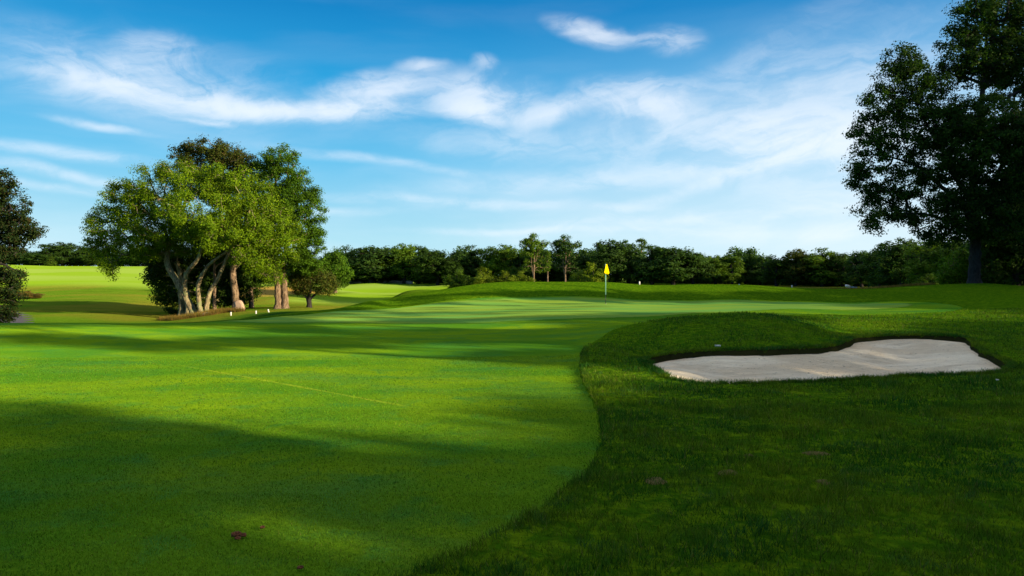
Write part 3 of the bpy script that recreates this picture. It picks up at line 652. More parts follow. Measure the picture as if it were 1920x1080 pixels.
measured_tree('sapling', 'yellow-green sapling just left of the great oak trunk', 'tree',
    px3(1800, 534, 68), 68, [([(1800, 535), (1796, 515), (1785, 500)], .12, .04), ([(1796, 520), (1812, 500), (1815, 485)], .06, .03)],
    [(1800,490,0,22,20),(1785,510,0,20,16),(1812,505,0,16,24),(1790,525,0,22,10),(1770,520,0,14,12)],
    'oak', 'brown', 130, 50, .55, .2, 43, shell=.4)

# ------------------------------------------------------------------ unseen trees outside the frame: crown gaps are cut to let the low sun through
def pt_in(px, py, poly):
    return sdist(px, py, np.array(poly, float)) > 0
LIT = [
 [(-400, 640), (0, 640), (150, 650), (330, 657), (470, 650), (620, 653), (800, 657), (900, 668), (1000, 685), (1092, 695), (1240, 702), (1350, 730), (1330, 765), (1110, 768), (900, 772), (760, 778), (640, 790), (560, 815), (480, 822), (330, 800), (180, 785), (0, 775), (-400, 760)],
 [(700, 821), (900, 817), (1120, 822), (1180, 830), (1110, 842), (900, 838), (760, 836)],
 [(-300, 612), (0, 613), (250, 611), (520, 616), (420, 624), (150, 622), (-300, 624)],
 [(690, 640), (860, 641), (960, 650), (860, 654), (720, 650)],
 [(180, 628), (330, 627), (420, 632), (300, 637)],
 [(560, 606), (800, 608), (980, 609), (900, 613), (600, 611)],
 [(1090, 573), (1500, 572), (1640, 575), (1930, 585), (1930, 598), (1760, 606), (1690, 625), (1640, 640), (1610, 640), (1560, 625), (1520, 602), (1470, 590), (1380, 583), (1200, 584), (1080, 587), (1000, 590)],
 [(1590, 634), (1660, 636), (1660, 660), (1590, 655)],
 [(1380, 785), (1600, 775), (1690, 785), (1600, 800), (1400, 803)],
 [(1250, 705), (1500, 704), (1740, 696), (1740, 706), (1400, 720), (1280, 718)],
]
GREENLIT = [(500, 600), (640, 583), (900, 566), (1100, 562), (1560, 568), (1500, 578), (1080, 590), (700, 602)]
BANK = [(560, 604), (700, 578), (900, 560), (1200, 564), (1600, 566), (1960, 566), (1960, 535), (1640, 545), (1480, 548), (1300, 548), (1150, 546), (1000, 547), (850, 550), (760, 558), (680, 572), (560, 590)]
hdir = TS[:2] / np.linalg.norm(TS[:2]); TANE = TS[2] / np.linalg.norm(TS[:2])
def shadow_keep(seed):
    rs = np.random.RandomState(seed)
    def f(C):
        """which leaf clumps stay: those whose shadow does not land on ground the photo shows lit"""
        P_ = C.copy()
        for _ in range(5):
            h = H(P_[:, 0], P_[:, 1]); d = (C[:, 2] - h) / TANE
            P_ = np.stack([C[:, 0] - hdir[0] * d, C[:, 1] - hdir[1] * d, h], 1)
        Y = np.maximum(P_[:, 1], .3); px = HX + P_[:, 0] / Y * F; py = HY - (P_[:, 2] - CZ) / Y * F
        jx = rs.normal(size=len(px)) * 4; jy = rs.normal(size=len(px)) * (1.2 + 26 * np.clip((py - 690) / 90, 0, 1))
        lit = np.zeros(len(px), bool)
        for q in LIT: lit |= sdist(px + jx, py + jy, np.array(q, float)) > -3.5
        lit |= pt_in(px, py, GREENLIT) & (rs.rand(len(px)) < .85)
        lit |= (sdist(P_[:, 0], P_[:, 1], bunker_w) > -.2) & (rs.rand(len(px)) < .26)
        dap = vnoise(P_[:, 0] * .22 + 31, P_[:, 1] * .95 + 12, 41) + .5 * vnoise(P_[:, 0] * .6 + 31, P_[:, 1] * 2.1 + 12, 42)
        lit |= (dap > .16) & (P_[:, 0] < 1.8) & (P_[:, 1] < 27) & (rs.rand(len(px)) < .62)
        lit |= rs.rand(len(px)) < .13
        fc = np.array([5.28, 38.5, 2.15]) - C; tt = fc @ -TS; lit |= np.linalg.norm(fc + tt[:, None] * TS, axis=1) < 1.7
        bank = pt_in(px, py, BANK)
        bank &= P_[:, 1] < 54; far = (P_[:, 1] > 43.5) & ~bank & ((P_[:, 0] < 22) | ((P_[:, 1] > 80) & (P_[:, 0] < 60)))
        lit |= far
        keep = ~lit | (P_[:, 1] < 2.0)
        return keep
    return f
def oak_keep(seed):
    rs = np.random.RandomState(seed); oc = np.array([38., 57., 13.]); dv = -TS
    def f(C):
        q = oc - C; tt = q @ dv; d = np.linalg.norm(q - tt[:, None] * dv, axis=1)
        return (d < 10) | (rs.rand(len(C)) < .2)
    return f
def side_tree(x, y, h, rad, seed, label, n=520, zb=2.0, leafm='dark', cull=True):
    rs = np.random.RandomState(seed); b = np.array([x, y, float(H(x, y))]); e = empty('roadside_tree' if False else 'shade_tree', tuple(b))
    tag(e, label, 'tree', 'shade trees standing right of the fairway')
    P_ = spline([(0, 0, -.3), (.3, .2, h * .25), (-.2, .3, h * .5), (.1, 0, h * .85)], 5); T = [(P_, np.linspace(.28, .07, len(P_)))]
    L = [(rs.uniform(-.3, .3) * rad, rs.uniform(-.3, .3) * rad, zb + (h - zb) * t_, rad * w, rad * w, (h - zb) * .24) for t_, w in ((.16, .85), (.35, 1.0), (.55, 1.0), (.75, .85), (.9, .55))]
    C = lobe_points(L, n, rs, .2); C[:, 2] = np.maximum(C[:, 2], .4)
    C = C[(shadow_keep if cull else oak_keep)(seed)(C + b)]
    V, Fq = grow_branches(T, C, rs, .02); obj('trunk', mesh_np('shade_trunk', V, Fq), MB['dark'], e)
    obj('crown', leaf_mesh('shade_crown', leaves(C, 40, .8 * (.7 + .6 * rs.rand(len(C))), .40, rs)), ML[leafm], e)
words = ['tallest', 'leaning', 'broad', 'narrow', 'dense', 'ragged', 'open', 'bushy', 'crooked', 'rounded', 'spreading', 'heavy']
ROW = [(19.2 + .438 * q, -22.3 + .899 * q, 19 if i % 2 else 17.5, 6.2) for i, q in enumerate(range(0, 84, 8))]
ROW += [(26 + .438 * q, -25.5 + .899 * q, 20, 6.5) for q in range(4, 80, 12)]
ROW += [(-15, -9, 15, 7), (-5, -8, 15, 7.5), (5, -9, 15, 8), (-16, -4, 14, 7)]  # unseen canopies added behind the camera to darken the foreground
words += ['mossy', 'twisted', 'thick-crowned', 'low-branched', 'straight', 'lopsided', 'slim', 'old', 'young', 'wide-topped', 'gnarled', 'plain']
for i, (x, y, h, rad) in enumerate(ROW):
    side_tree(x, y, h, rad, 100 + i, zb=6.0 if y > -10 and abs(x) < 16 else 2.0, label='%s unseen dark tree outside the frame shading the fairway' % words[i], n=480)
for i, (x, y, h, rad) in enumerate([(64, 44, 26, 9), (78, 38, 30, 10), (68, 55, 22, 8)]):  # off-frame trees, crowns kept mainly where they shade the great oak
    side_tree(x, y, h, rad, 130 + i, ['very tall', 'huge', 'mid-height', 'farthest'][i] + ' unseen dark tree beyond the great oak', n=800, cull=False)

# ------------------------------------------------------------------ the far wood: a few tree kinds built once, then copied
def proto(seed, lobes, trunks, n, per, r, size, shell=.5, twig=.05):
    rs = np.random.RandomState(seed); T = []
    for pts, r0, r1 in trunks:
        P_ = spline(pts, 4); T.append((P_, np.linspace(r0, r1, len(P_))))
    C = lobe_points(lobes, n, rs, shell); C[:, 2] = np.maximum(C[:, 2], .3)
    V, Fq = grow_branches(T, C, rs, twig, k=4)
    return mesh_np('wood_trunk', V, Fq), leaf_mesh('wood_crown', leaves(C, per, r * (.6 + .8 * rs.rand(len(C))), size, rs))
PR = {}
def rnd_round(seed, low=.12):
    rs = np.random.RandomState(seed); L = []
    for k in range(20):
        a = rs.rand() * 2 * pi; zz = rs.uniform(2.2, 8.3)
        q = 2.5 * max(.05, 1 - max(0, (zz - 4.4) / 4.6) ** 2) ** .5 * rs.uniform(.65, 1.0)
        r = rs.uniform(1.2, 1.9)
        L.append((cos(a) * q, sin(a) * q, zz, r, r, r * rs.uniform(.65, .85)))
    L.append((0, 0, 8.6, 1.7, 1.7, 1.2)); L.append((-1.2, 0, 2.6, 1.8, 1.8, 1.8)); L.append((1.3, 0, 2.4, 1.8, 1.8, 1.8)); return L
for i in range(5):
    PR['round%d' % i] = proto(200 + i, rnd_round(300 + i, .10), [([(0, 0, -.3), (.2, 0, 3), (-.1, .2, 6), (0, 0, 8)], .32, .1), ([(0, 0, 2.5), (1, .3, 4.5), (1.8, .4, 6.5)], .18, .06)], 240, 46, .82, .36)
PR['open'] = proto(210, [(0, 0, 8.9, 1.3, 1.3, .9), (-1.4, 0, 8.0, 1.4, 1.4, .9), (1.5, .3, 7.9, 1.4, 1.4, .9), (0, .5, 7.3, 2.2, 2, .9), (-1.4, -.3, 6.2, 1.5, 1.5, .8), (1.6, 0, 5.9, 1.4, 1.3, .8), (.2, .9, 4.8, 1.9, 1.3, 1.1), (-1.2, .8, 3.8, 1.3, 1, 1.0), (1.3, .8, 3.2, 1.4, 1, 1.0)],
    [([(0, 0, -.3), (0, 0, 3), (.1, 0, 6), (0, 0, 8.5)], .17, .06), ([(.1, 0, .5), (-.4, .1, 3.5), (-.5, 0, 6.5)], .12, .05), ([(0, 0, 3), (.6, .1, 5.5), (1.0, 0, 7)], .1, .04)], 200, 38, .55, .28, twig=.035)
PR['thin'] = proto(211, [(0, 0, 8.4, .9, .9, 1.0), (.2, 0, 6.5, 1.0, 1.0, 1.0), (0, 0, 5, .8, .8, .8)], [([(0, 0, -.3), (.05, 0, 4), (0, 0, 8.5)], .2, .07)], 55, 40, .55, .3)
PR['shrub'] = proto(212, [(-2.2, 0, 3, 2.2, 2, 2.6), (0, 0, 4.4, 2.4, 2, 3.4), (2.2, 0, 3.2, 2.2, 2, 2.8), (0, -1, 2, 3.5, 1.6, 2)], [([(0, 0, -.2), (.2, 0, 2), (0, 0, 4)], .2, .08), ([(0, 0, .3), (-1.2, 0, 2), (-2, 0, 4)], .14, .05), ([(0, 0, .3), (1.2, 0, 2), (2, 0, 4)], .14, .05)], 210, 42, .75, .34)
PR['conifer'] = proto(213, [(0, 0, 1.6, 2.4, 2.4, 1.3), (0, 0, 3.4, 2.0, 2.0, 1.3), (0, 0, 5.2, 1.5, 1.5, 1.3), (0, 0, 7, 1.0, 1.0, 1.3), (0, 0, 8.8, .45, .45, 1.1)], [([(0, 0, -.2), (0, 0, 5), (0, 0, 9)], .25, .05)], 170, 40, .6, .3)
_first = {}
def wood_tree(kind, px, ytop, wpx, Y, leafm, label, name='woodland_tree', ybase=None, cat='tree', group='trees of the far wood', bark='dark', sink=0.0):
    tm, cm = PR[kind]; key = (kind, leafm, bark)
    if key not in _first:
        a = tm.copy(); b = cm.copy(); a.materials.clear(); b.materials.clear(); a.materials.append(MB[bark]); b.materials.append(ML[leafm]); _first[key] = (a, b)
    a, b = _first[key]
    X, _, z = at(px, Y); z -= sink; wpx *= 1.2 if kind.startswith('round') else 1.0
    h = CZ + (HY - ytop) / F * Y - z; w = wpx / F * Y
    e = empty(name, (X, Y, z), random.uniform(-.5, .5) + random.choice((0, pi, pi / 2))); tag(e, label, cat, group)
    s_h = h / 10.0; nat = {'open': 5.4, 'thin': 2.6, 'shrub': 7.4, 'conifer': 4.4}.get(kind, 5.6); e.scale = (w / nat, w / nat, s_h if kind != 'shrub' else h / 7.6)
    o1 = D.objects.new('trunk', a); link(o1, e); o2 = D.objects.new('crown', b); link(o2, e); return e
WT = [
 # left-hand hill crest
 ('round0', 78, 470, 44, 212, 'wood', 'small blunt tree on the hill crest beside the left edge tree'),
 ('conifer', 96, 475, 20, 196, 'woodlit', 'little pointed conifer on the left hill crest'),
 ('round1', 116, 453, 52, 214, 'wood', 'tallest round tree on the left hill crest'),
 ('round3', 150, 460, 44, 218, 'wood', 'broad tree on the hill crest right of its tallest'),
 ('round2', 188, 462, 50, 216, 'dark', 'dark crest tree behind the hanging leaves of the leaning tree'),
 ('round4', 228, 466, 50, 220, 'dark', 'dark crest tree second to the right behind the leaning tree'),
 ('round0', 268, 468, 50, 218, 'dark', 'dark crest tree just left of the leaning trunk'),
 ('round1', 50, 480, 36, 216, 'wood', 'half hidden crest tree behind the left edge tree'),
 ('round2', 22, 476, 44, 214, 'wood', 'crest tree wholly behind the left edge tree'),
 ('round3', 310, 470, 50, 220, 'dark', 'dark crest tree glimpsed right of the leaning trunk'),
 # middle
 ('round2', 648, 458, 60, 168, 'wood', 'wide flat-topped tree rising behind the sunlit round tree'),
 ('round0', 696, 459, 74, 165, 'wood', 'wide domed tree over the dark slope and stone wall'),
 ('round4', 728, 470, 50, 172, 'dark', 'lower dark tree filling the dip over the stone wall'),
 ('round1', 757, 455, 52, 166, 'woodlit', 'round lighter topped tree above the right end of the stone wall'),
 ('round3', 786, 459, 40, 170, 'wood', 'small crown tucked right of the round lighter topped tree'),
 ('round0', 820, 468, 60, 160, 'dark', 'dark low tree with bare limbs left of the shrub bank'),
 ('round2', 852, 476, 40, 158, 'dark', 'darkest low tree beside the left end of the shrub bank'),
 ('round4', 884, 460, 58, 162, 'wood', 'broad crown directly above the shrub bank'),
 ('round1', 942, 457, 64, 160, 'woodlit', 'domed tree left of the tall open tree'),
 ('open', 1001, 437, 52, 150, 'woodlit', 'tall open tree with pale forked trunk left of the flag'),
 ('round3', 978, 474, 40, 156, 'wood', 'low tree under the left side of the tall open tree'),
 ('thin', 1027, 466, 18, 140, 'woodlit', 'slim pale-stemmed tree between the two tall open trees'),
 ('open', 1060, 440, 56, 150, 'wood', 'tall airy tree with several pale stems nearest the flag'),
 ('round0', 1090, 474, 44, 156, 'wood', 'low tree under the right side of the tall airy tree'),
 ('round2', 1028, 486, 60, 158, 'dark', 'dark low tree behind the slim pale-stemmed tree'),
 ('round1', 1140, 447, 62, 152, 'wood', 'high broad tree directly behind the flag'),
 ('round4', 1178, 450, 50, 156, 'wood', 'broad tree right of the one behind the flag'),
 ('thin', 1203, 442, 26, 172, 'woodlit', 'small light green treetop poking above the wood right of the flag'),
 ('round3', 1222, 458, 60, 150, 'wood', 'dense tree under the small light green treetop'),
 ('round0', 1262, 461, 66, 148, 'wood', 'wide dense dome second right of the flag'),
 ('round2', 1300, 468, 50, 150, 'wood', 'sloping shoulder tree right of the wide dome'),
 ('round1', 1342, 477, 44, 152, 'woodlit', 'lighter tree over the middle post on the bank'),
 ('round4', 1372, 476, 36, 150, 'woodlit', 'ragged light tree at the low dip of the wood'),
 ('round3', 1398, 492, 34, 154, 'wood', 'lowest tree in the dip of the wood'),
 ('round0', 1424, 488, 36, 150, 'wood', 'low tree just right of the dip in the wood'),
 ('round2', 1456, 476, 46, 140, 'dark', 'dark wide tree left of the tall white post'),
 ('round1', 1492, 465, 46, 138, 'olive', 'brownish umbrella-topped tree above the tall white post'),
 ('round4', 1542, 465, 58, 136, 'woodlit', 'leafy green tree right of the tall white post'),
 ('round3', 1580, 474, 42, 134, 'dark', 'dark tree left of the small white frame'),
 ('round0', 1616, 468, 46, 128, 'wood', 'tree standing over the small white frame'),
 ('round2', 1650, 462, 48, 118, 'dark', 'dark tree under the lowest oak branch tip'),
 ('round1', 1690, 444, 62, 104, 'wood', 'big rounded tree under the left of the great oak'),
 ('round4', 1738, 452, 62, 96, 'woodlit', 'light-topped tree under the middle of the great oak'),
 ('round3', 1785, 455, 56, 100, 'dark', 'dark tree left of the great oak trunk'),
 ('round0', 1850, 440, 70, 92, 'shade', 'black-green tree right of the great oak trunk'),
 ('round2', 1915, 420, 80, 92, 'shade', 'black-green tree in the far right corner of the wood'),
 ('round1', 1985, 400, 90, 90, 'shade', 'black-green tree just past the right edge'),
 ('round3', 575, 470, 70, 175, 'wood', 'tree of the wood glimpsed behind the twin trunked oak'),
 ('round4', 505, 474, 70, 180, 'wood', 'tree of the wood hidden behind the tree group'),
]
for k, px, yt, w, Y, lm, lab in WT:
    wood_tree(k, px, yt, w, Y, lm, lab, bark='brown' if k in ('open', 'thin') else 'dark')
SH = [
 (862, 505, 50, 92, 'woodlit', 'leftmost yellowish shrub of the bank in front of the wood'), (905, 500, 60, 90, 'lime', 'tallest yellowish shrub of the bank in front of the wood'),
 (945, 507, 46, 88, 'lime', 'yellowish shrub in the middle of the shrub bank'), (978, 507, 40, 90, 'lime', 'yellowish shrub at the right end of the shrub bank'),
 (1106, 491, 56, 84, 'lime', 'bright yellow-green round bush left of the flag'), (1088, 508, 36, 82, 'woodlit', 'smaller green bush against the bright round bush'),
 (1745, 512, 40, 84, 'woodlit', 'green bush below the light-topped tree left of the oak trunk')]
for px, yt, w, Y, lm, lab in SH: wood_tree('shrub', px, yt, w, Y, lm, lab, name='shrub', cat='shrub', group='shrubs in front of the wood')
wood_tree('shrub', 52, 545, 50, 84, 'straw', 'straw-coloured low shrub mound beside the left edge tree', name='shrub', cat='shrub', group=None)

# undergrowth of the far wood (reads as one mass)
rs = np.random.RandomState(77)
C = []
for (pxa, pxb, Ya, Yb, h, n) in [(600, 1130, 172, 165, 7.0, 2200), (1130, 1420, 165, 158, 6.5, 1300), (1400, 1660, 152, 130, 6.0, 1300), (1640, 2100, 118, 98, 7.0, 1400), (-60, 340, 224, 226, 5.5, 900), (330, 620, 226, 176, 5.5, 500)]:
    t_ = rs.rand(n); Y = Ya + (Yb - Ya) * t_ + rs.rand(n) * 7; X = (pxa + (pxb - pxa) * t_ - HX) / F * Y
    C.append(np.stack([X, Y, H(X, Y) + rs.rand(n) * h * 1.35 * (.75 + .25 * vnoise(X * .3, Y * 0 + 4, 5))], 1))
C = np.concatenate(C)
o = obj('undergrowth', leaf_mesh('undergrowth', leaves(C, 34, 1.3 * np.ones(len(C)), .55, rs)), ML['wood'])
tag(o, 'dark tangled undergrowth between the trunks of the far wood', 'undergrowth', kind='stuff')

# dry grass round the foot of the tree group
X, Y = R.rand(26000) * 9 - 30.5, R.rand(26000) * 9 + 50
k = (((X + 25.2) / 2.9) ** 2 + ((Y - 55.5) / 3.0) ** 2 + .5 * vnoise(X, Y, 8) < 1); X, Y = X[k], Y[k]
V = blades(X, Y, H(X, Y) - .02, .38 * (.5 + .5 * R.rand(len(X))), .04, .9).reshape(-1, 3)
o = obj('dry_grass', mesh_np('dry_grass', V, np.arange(len(V)).reshape(-1, 3), False), ML['straw']); tag(o, 'dry straw-coloured tufts round the foot of the tree group', 'dry grass', kind='stuff')
# straw strip at the foot of the wood
X, Y = R.rand(16000) * 12 + 24, R.rand(16000) * 4 + 58; V = blades(X, Y, H(X, Y) - .02, .22, .05, .9).reshape(-1, 3)
o = obj('dry_grass', mesh_np('dry_strip', V, np.arange(len(V)).reshape(-1, 3), False), ML['straw']); tag(o, 'thin strip of dry tan grass beyond the bank under the white frame', 'dry grass', kind='stuff')

# ------------------------------------------------------------------ small things
def plain(name, col, rough=.5, noise=0, spec=.4):
    m, s = new_mat(name)
    if noise: n = s.noise(pos(s), noise, 4, .6).outputs[0]; c = s.mix(n, tuple(v * .75 for v in col), tuple(min(1, v * 1.2) for v in col)); return finish(m, s, c, rough, (n, .01), spec)
    return finish(m, s, col, rough, None, spec)
M_white = plain('white_paint', (.70, .70, .68), .5, 30); M_black = plain('black_paint', (.02, .02, .025), .4); M_yel = plain('yellow_cloth', (.86, .66, .0), .8, 25, .05)
M_pole = plain('pale_pole', (.30, .62, .58), .35); M_stone = plain('pink_stone', (.50, .36, .27), .9, 5, .2); M_leaf = plain('dead_leaf', (.20, .085, .05), .8, 60, .2)
M_grey = plain('grey_stone', (.26, .25, .24), .9, 3, .2); M_blue = plain('blue_paint', (.25, .38, .60), .5, 20); M_dirt = plain('bare_soil', (.13, .115, .04), .95, 30, .1)
def lathe(name, prof, mat, parent=None, k=14):
    V = []; n = len(prof)
    for r, z in prof: V += [(r * cos(2 * pi * i / k), r * sin(2 * pi * i / k), z) for i in range(k)]
    Fq = [(a * k + i, a * k + (i + 1) % k, (a + 1) * k + (i + 1) % k, (a + 1) * k + i) for a in range(n - 1) for i in range(k)]
    return obj(name, mesh_np(name, V, Fq), mat, parent)
# flagstick
fx, fy, fz = hit(1135.5, 568.5); fz = float(H(fx, fy)) - .035
fl = empty('golf_flag', (fx, fy, fz)); tag(fl, 'limp yellow flag on a thin two-tone pole standing in the green', 'flag')
k_ = fy / F
zt = (568.5 - 494) * k_
lathe('lower_pole', [(0.001, -.1), (.013, -.1), (.013, 17 * k_), (.001, 17 * k_)], M_black, fl, 12)
lathe('upper_pole', [(.001, 17 * k_ + .002), (.026, 17 * k_ + .002), (.022, zt - .02), (.014, zt), (.001, zt + .01)], M_pole, fl, 12)
lathe('cup', [(.054, -.10), (.054, .004), (.060, .004), (.060, -.10)], M_white, fl, 20)
V = []; nu, nv = 11, 9
for j in range(nv):
    v = j / (nv - 1)
    for i in range(nu):
        u = i / (nu - 1); w = (.22 + .78 * v / .82) if v < .82 else 1.0
        x = (-.5 + u) * .33 * w + .02; z = zt - .01 - v * .58 + (.16 * (abs(u - .62) ** 1.3) * v ** 4 * 1.2)
        V.append((x, -.065 - .028 * sin(u * 7 + v * 2) * v, z))
Fq = [(j * nu + i, j * nu + i + 1, (j + 1) * nu + i + 1, (j + 1) * nu + i) for j in range(nv - 1) for i in range(nu - 1)]
cl = obj('flag_cloth', mesh_np('flag_cloth', V, Fq), M_yel, fl); cl.rotation_euler = (0, 0, radians(24)); md = cl.modifiers.new('thick', 'SOLIDIFY'); md.thickness = .004
# small square-sided white marker posts left of the green
def marker(px, py, h_, w_, label, group, tilt=0, mat=M_white, name='marker_post', Y=None):
    X, Yy, z = hit(px, py) if Y is None else at(px, Y); sc = Yy / F; h = h_ * sc; w = w_ * sc
    V = []; ring = [(1, 1), (-1, 1), (-1, -1), (1, -1)]; prof = [(.0, -.15), (1, -.15), (1, h * .86), (.82, h * .93), (.45, h), (0, h)]
    for r, zz in prof: V += [(a * r * w / 2, b_ * r * w / 2, zz) for a, b_ in ring]
    Fq = [(a * 4 + i, a * 4 + (i + 1) % 4, (a + 1) * 4 + (i + 1) % 4, (a + 1) * 4 + i) for a in range(5) for i in range(4)]
    o = obj(name, mesh_np(name, V, Fq, False), mat); o.location = (X, Yy, z); o.rotation_euler = (0, radians(tilt), radians(20)); return tag(o, label, 'post', group)
marker(433, 592, 7, 2.4, 'white marker post nearest the leaning tree', 'white marker posts left of the green')
marker(480, 588.5, 6, 2.4, 'middle white marker post between its two neighbours', 'white marker posts left of the green', 2)
marker(504, 585.5, 6, 2.4, 'tilted white marker post nearest the twin trunked oak', 'white marker posts left of the green', -14)
g_ = 'slim posts along the bank behind the green'
marker(1199, 534, 9, 2.0, 'slim pale post on the bank just right of the flag', g_, Y=56)
marker(1290, 533, 6, 2.0, 'shortest pale post in the middle of the bank', g_, Y=58)
marker(1386, 534, 7, 2.2, 'blue-white post on the right part of the bank', g_, mat=M_blue, Y=58)
X, Y, z = at(1485, 66); e = empty('boundary_post', (X, Y, z)); tag(e, 'tall white and blue post at the wood edge left of the white frame', 'post')
lathe('post', [(.001, -.3), (.052, -.3), (.052, .66), (.001, .661)], M_white, e); lathe('band', [(.056, .38), (.056, .58)], M_blue, e); lathe('cap', [(.06, .66), (.06, .75), (.03, .82), (.001, .825)], M_white, e)
# slanting white and blue frame at the wood edge
def bar(a, b, r, k=6): return tube([a, (np.array(a) + np.array(b)) / 2, b], [r, r, r], k)
def bars(name, lst, mat, parent):
    Vs, Fs, off = [], [], 0
    for a, b, r in lst:
        V, Fq = bar(a, b, r); Vs.append(V); Fs.append(Fq + off); off += len(V)
    return obj(name, mesh_np(name, np.concatenate(Vs), np.concatenate(Fs)), mat, parent)
X, Y, z = at(1600, 72); z += .05; e = empty('bench', (X, Y, z)); tag(e, 'small tilted white and blue bench frame at the wood edge', 'bench')
for s_ in (0, .5): bars('leg', [((-.6, s_, .75), (0, s_, 0.0), .035)], M_white, e)
for s_ in (0, .5): bars('leg', [((.3, s_, .5), (.62, s_, 0.0), .03)], M_white, e)
V = [(x, y, zz + (.0 if x < 0 else -.05)) for x in (-.3, .42) for y in (-.02, .52) for zz in (.52, .66)]
Fq = [(0, 1, 3, 2), (4, 6, 7, 5), (0, 4, 5, 1), (2, 3, 7, 6), (1, 5, 7, 3), (0, 2, 6, 4)]; obj('seat', mesh_np('seat', V, Fq, False), M_blue, e)
V = [(-.62, y, zz) for y in (-.02, .52) for zz in (.62, .86)] + [(-.32, y, zz - .02) for y in (-.02, .52) for zz in (.60, .80)]
obj('backrest', mesh_np('backrest', V, [(0, 1, 3, 2), (4, 6, 7, 5), (0, 4, 5, 1), (2, 3, 7, 6), (1, 5, 7, 3), (0, 2, 6, 4)], False), M_white, e)
# rocks
def rock(name, X, Y, sx, sy, sz, seed, mat, label, cat, group=None, sink=.2):
    import bmesh
    bm = bmesh.new(); bmesh.ops.create_icosphere(bm, subdivisions=3, radius=1); rs = np.random.RandomState(seed)
    pl = rs.normal(size=(9, 3)); pl /= np.linalg.norm(pl, axis=1)[:, None]
    for v in bm.verts:
        c = np.array(v.co); 
        for q in pl:
            d = c @ q
            if d > .72: c -= q * (d - .72)
        v.co = (c[0] * sx, c[1] * sy, c[2] * sz)
    me = D.meshes.new(name); bm.to_mesh(me); bm.free(); o = obj(name, me, mat); o.location = (X, Y, float(H(X, Y)) + sz * (1 - sink) * .6); o.rotation_euler = (0, 0, rs.rand() * 3); return tag(o, label, cat, group)
X, Y, z = at(446, 58.3); rock('boulder', X + .1, Y, .62, .5, .62, 3, M_stone, 'pink boulder leaning against the straight tree trunk', 'boulder')
X, Y, z = at(384, 54); rock('flat_rock', X + .3, Y, .75, .4, .16, 4, M_stone, 'flat pale rock in front of the leaning trunks', 'rock')
# dry stone wall in the distance
e0 = None; Vs, Fs, off = [], [], 0; rs = np.random.RandomState(50)
for i in range(110):
    t_ = i / 109; px = 622 + (770 - 622) * t_; Yw = 164 + 8 * sin(t_ * 3); X, Y, z = at(px, Yw)
    s_ = rs.uniform(.25, .55); V, Fq = tube([(X - s_, Y, z + .1), (X - s_ * .6, Y, z + .3), (X, Y, z + .34), (X + s_ * .6, Y, z + .3), (X + s_, Y, z + .1)], [.05, .42, .5, .42, .05], 7)
    Vs.append(V); Fs.append(Fq + off); off += len(V)
o = obj('stone_wall', mesh_np('stone_wall', np.concatenate(Vs), np.concatenate(Fs)), M_grey); tag(o, 'low grey field stone wall below the far wood', 'wall')
# fallen leaves, feather, bare spots
def leaf(px, py, L, w, label, cat='leaf', mat=M_leaf, name='fallen_leaf', rz=0, group='fallen leaves on the fairway', lift=.014, curl=.5):
    X, Y, z = hit(px, py); f = sdist(np.array([X]), np.array([Y]), fair_s)[0] > 0
    V = []; nu, nv = 15, 7
    for i in range(nu):
        u = i / (nu - 1); ww = w * (sin(pi * min(u, .999)) ** .9) * (1 + .38 * sin(u * 23 + L * 90))
        for j in range(nv):
            v = j / (nv - 1) - .5; V.append(((u - .5) * L, v * ww, curl * w * (abs(v) * 2) ** 2 + .12 * L * (u - .4) ** 2))
    Fq = [(i * nv + j, (i + 1) * nv + j, (i + 1) * nv + j + 1, i * nv + j + 1) for i in range(nu - 1) for j in range(nv - 1)]
    o = obj(name, mesh_np(name, V, Fq), mat); o.location = (X, Y, z - (.04 if f else 0) + lift); o.rotation_euler = (.12, 0, rz); md = o.modifiers.new('thick', 'SOLIDIFY'); md.thickness = .002
    return tag(o, label, cat, group)
leaf(443, 1000, .062, .05, 'largest curled brown leaf lying left in its cluster', rz=.2)
leaf(456, 1001.5, .045, .035, 'narrow brown leaf touching the right of the largest leaf', rz=-.2)
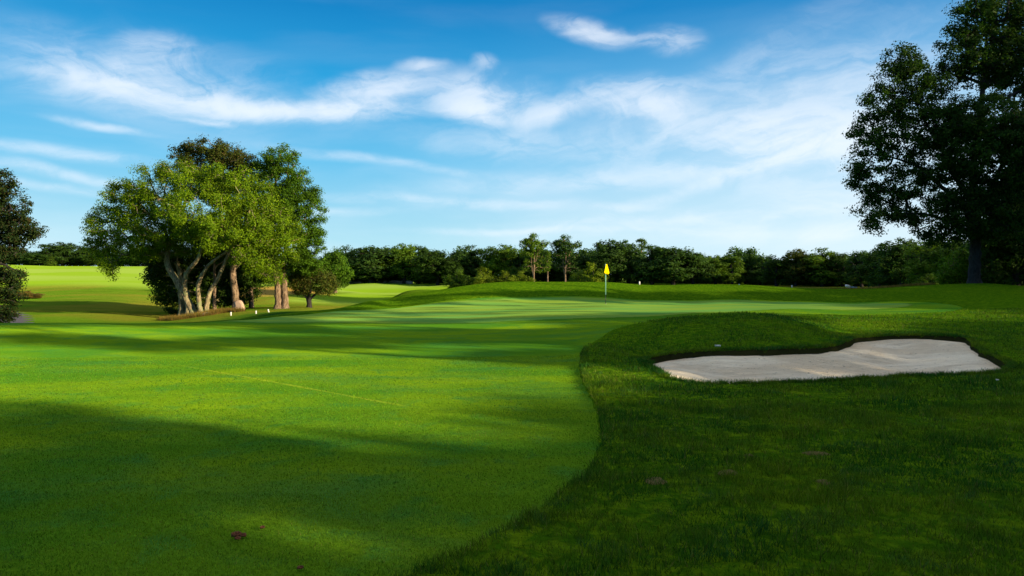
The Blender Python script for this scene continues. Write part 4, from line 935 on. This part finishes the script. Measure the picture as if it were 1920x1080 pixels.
leaf(446, 1006, .036, .028, 'small brown leaf in front of the largest leaf', rz=.1)
leaf(492, 984, .03, .026, 'single brown leaf up and right of the leaf cluster', rz=.7)
leaf(563, 1064, .036, .026, 'single reddish leaf near the bottom edge', rz=.3)
leaf(1346, 655, .13, .07, 'white scrap lying on the dark slope above the bunker', 'scrap', M_white, 'paper_scrap', -.7, None, .05)
leaf(1870, 719, .05, .04, 'tiny white speck of litter in the rough right of the bunker', 'scrap', M_white, 'paper_scrap', .3, None, .04)
def patch(px, py, L, w, label, seed):
    X, Y, z = hit(px, py); n = 26; rings = 5; V = [(0, 0, .018)]
    for r in range(1, rings + 1):
        for k in range(n):
            a = 2 * pi * k / n; q = r / rings; f = 1 + .38 * float(vnoise(np.array([cos(a) * 1.7 + seed * 3.1]), np.array([sin(a) * 1.7 + 20.]), 3)[0]) + .22 * float(vnoise(np.array([k * .9]), np.array([seed * 5.5]), 4)[0]) * q
            x_, y_ = cos(a) * L * q * f, sin(a) * w * q * f
            V.append((x_, y_, float(H(X + x_, Y + y_)) - z + .016 * (1 - q * q) + .003 + .006 * random.uniform(-1, 1) * (q < 1) - .02 * (q == 1)))
    T = [(0, 1 + k, 1 + (k + 1) % n) for k in range(n)]
    for r in range(rings - 1):
        a0, b0 = 1 + r * n, 1 + (r + 1) * n
        for k in range(n): T += [(a0 + k, b0 + k, b0 + (k + 1) % n), (a0 + k, b0 + (k + 1) % n, a0 + (k + 1) % n)]
    o = obj('bare_patch', mesh_np('bare_patch', V, T), M_dirt); o.location = (X, Y, z); tag(o, label, 'bare patch', 'bare patches in the rough')
for i, (px, py, L, w, lab) in enumerate([(1228, 903, .10, .12, 'leftmost bare brown patch in the foreground rough'), (1366, 890, .11, .08, 'widest bare brown patch in the rough'), (1543, 905, .06, .06, 'round bare brown patch at right in the rough'), (1530, 852, .13, .07, 'farthest long brown patch in the rough'), (1405, 856, .05, .05, 'small brown spot up and right of the widest patch')]):
    patch(px, py, L, w, lab, i + 1)
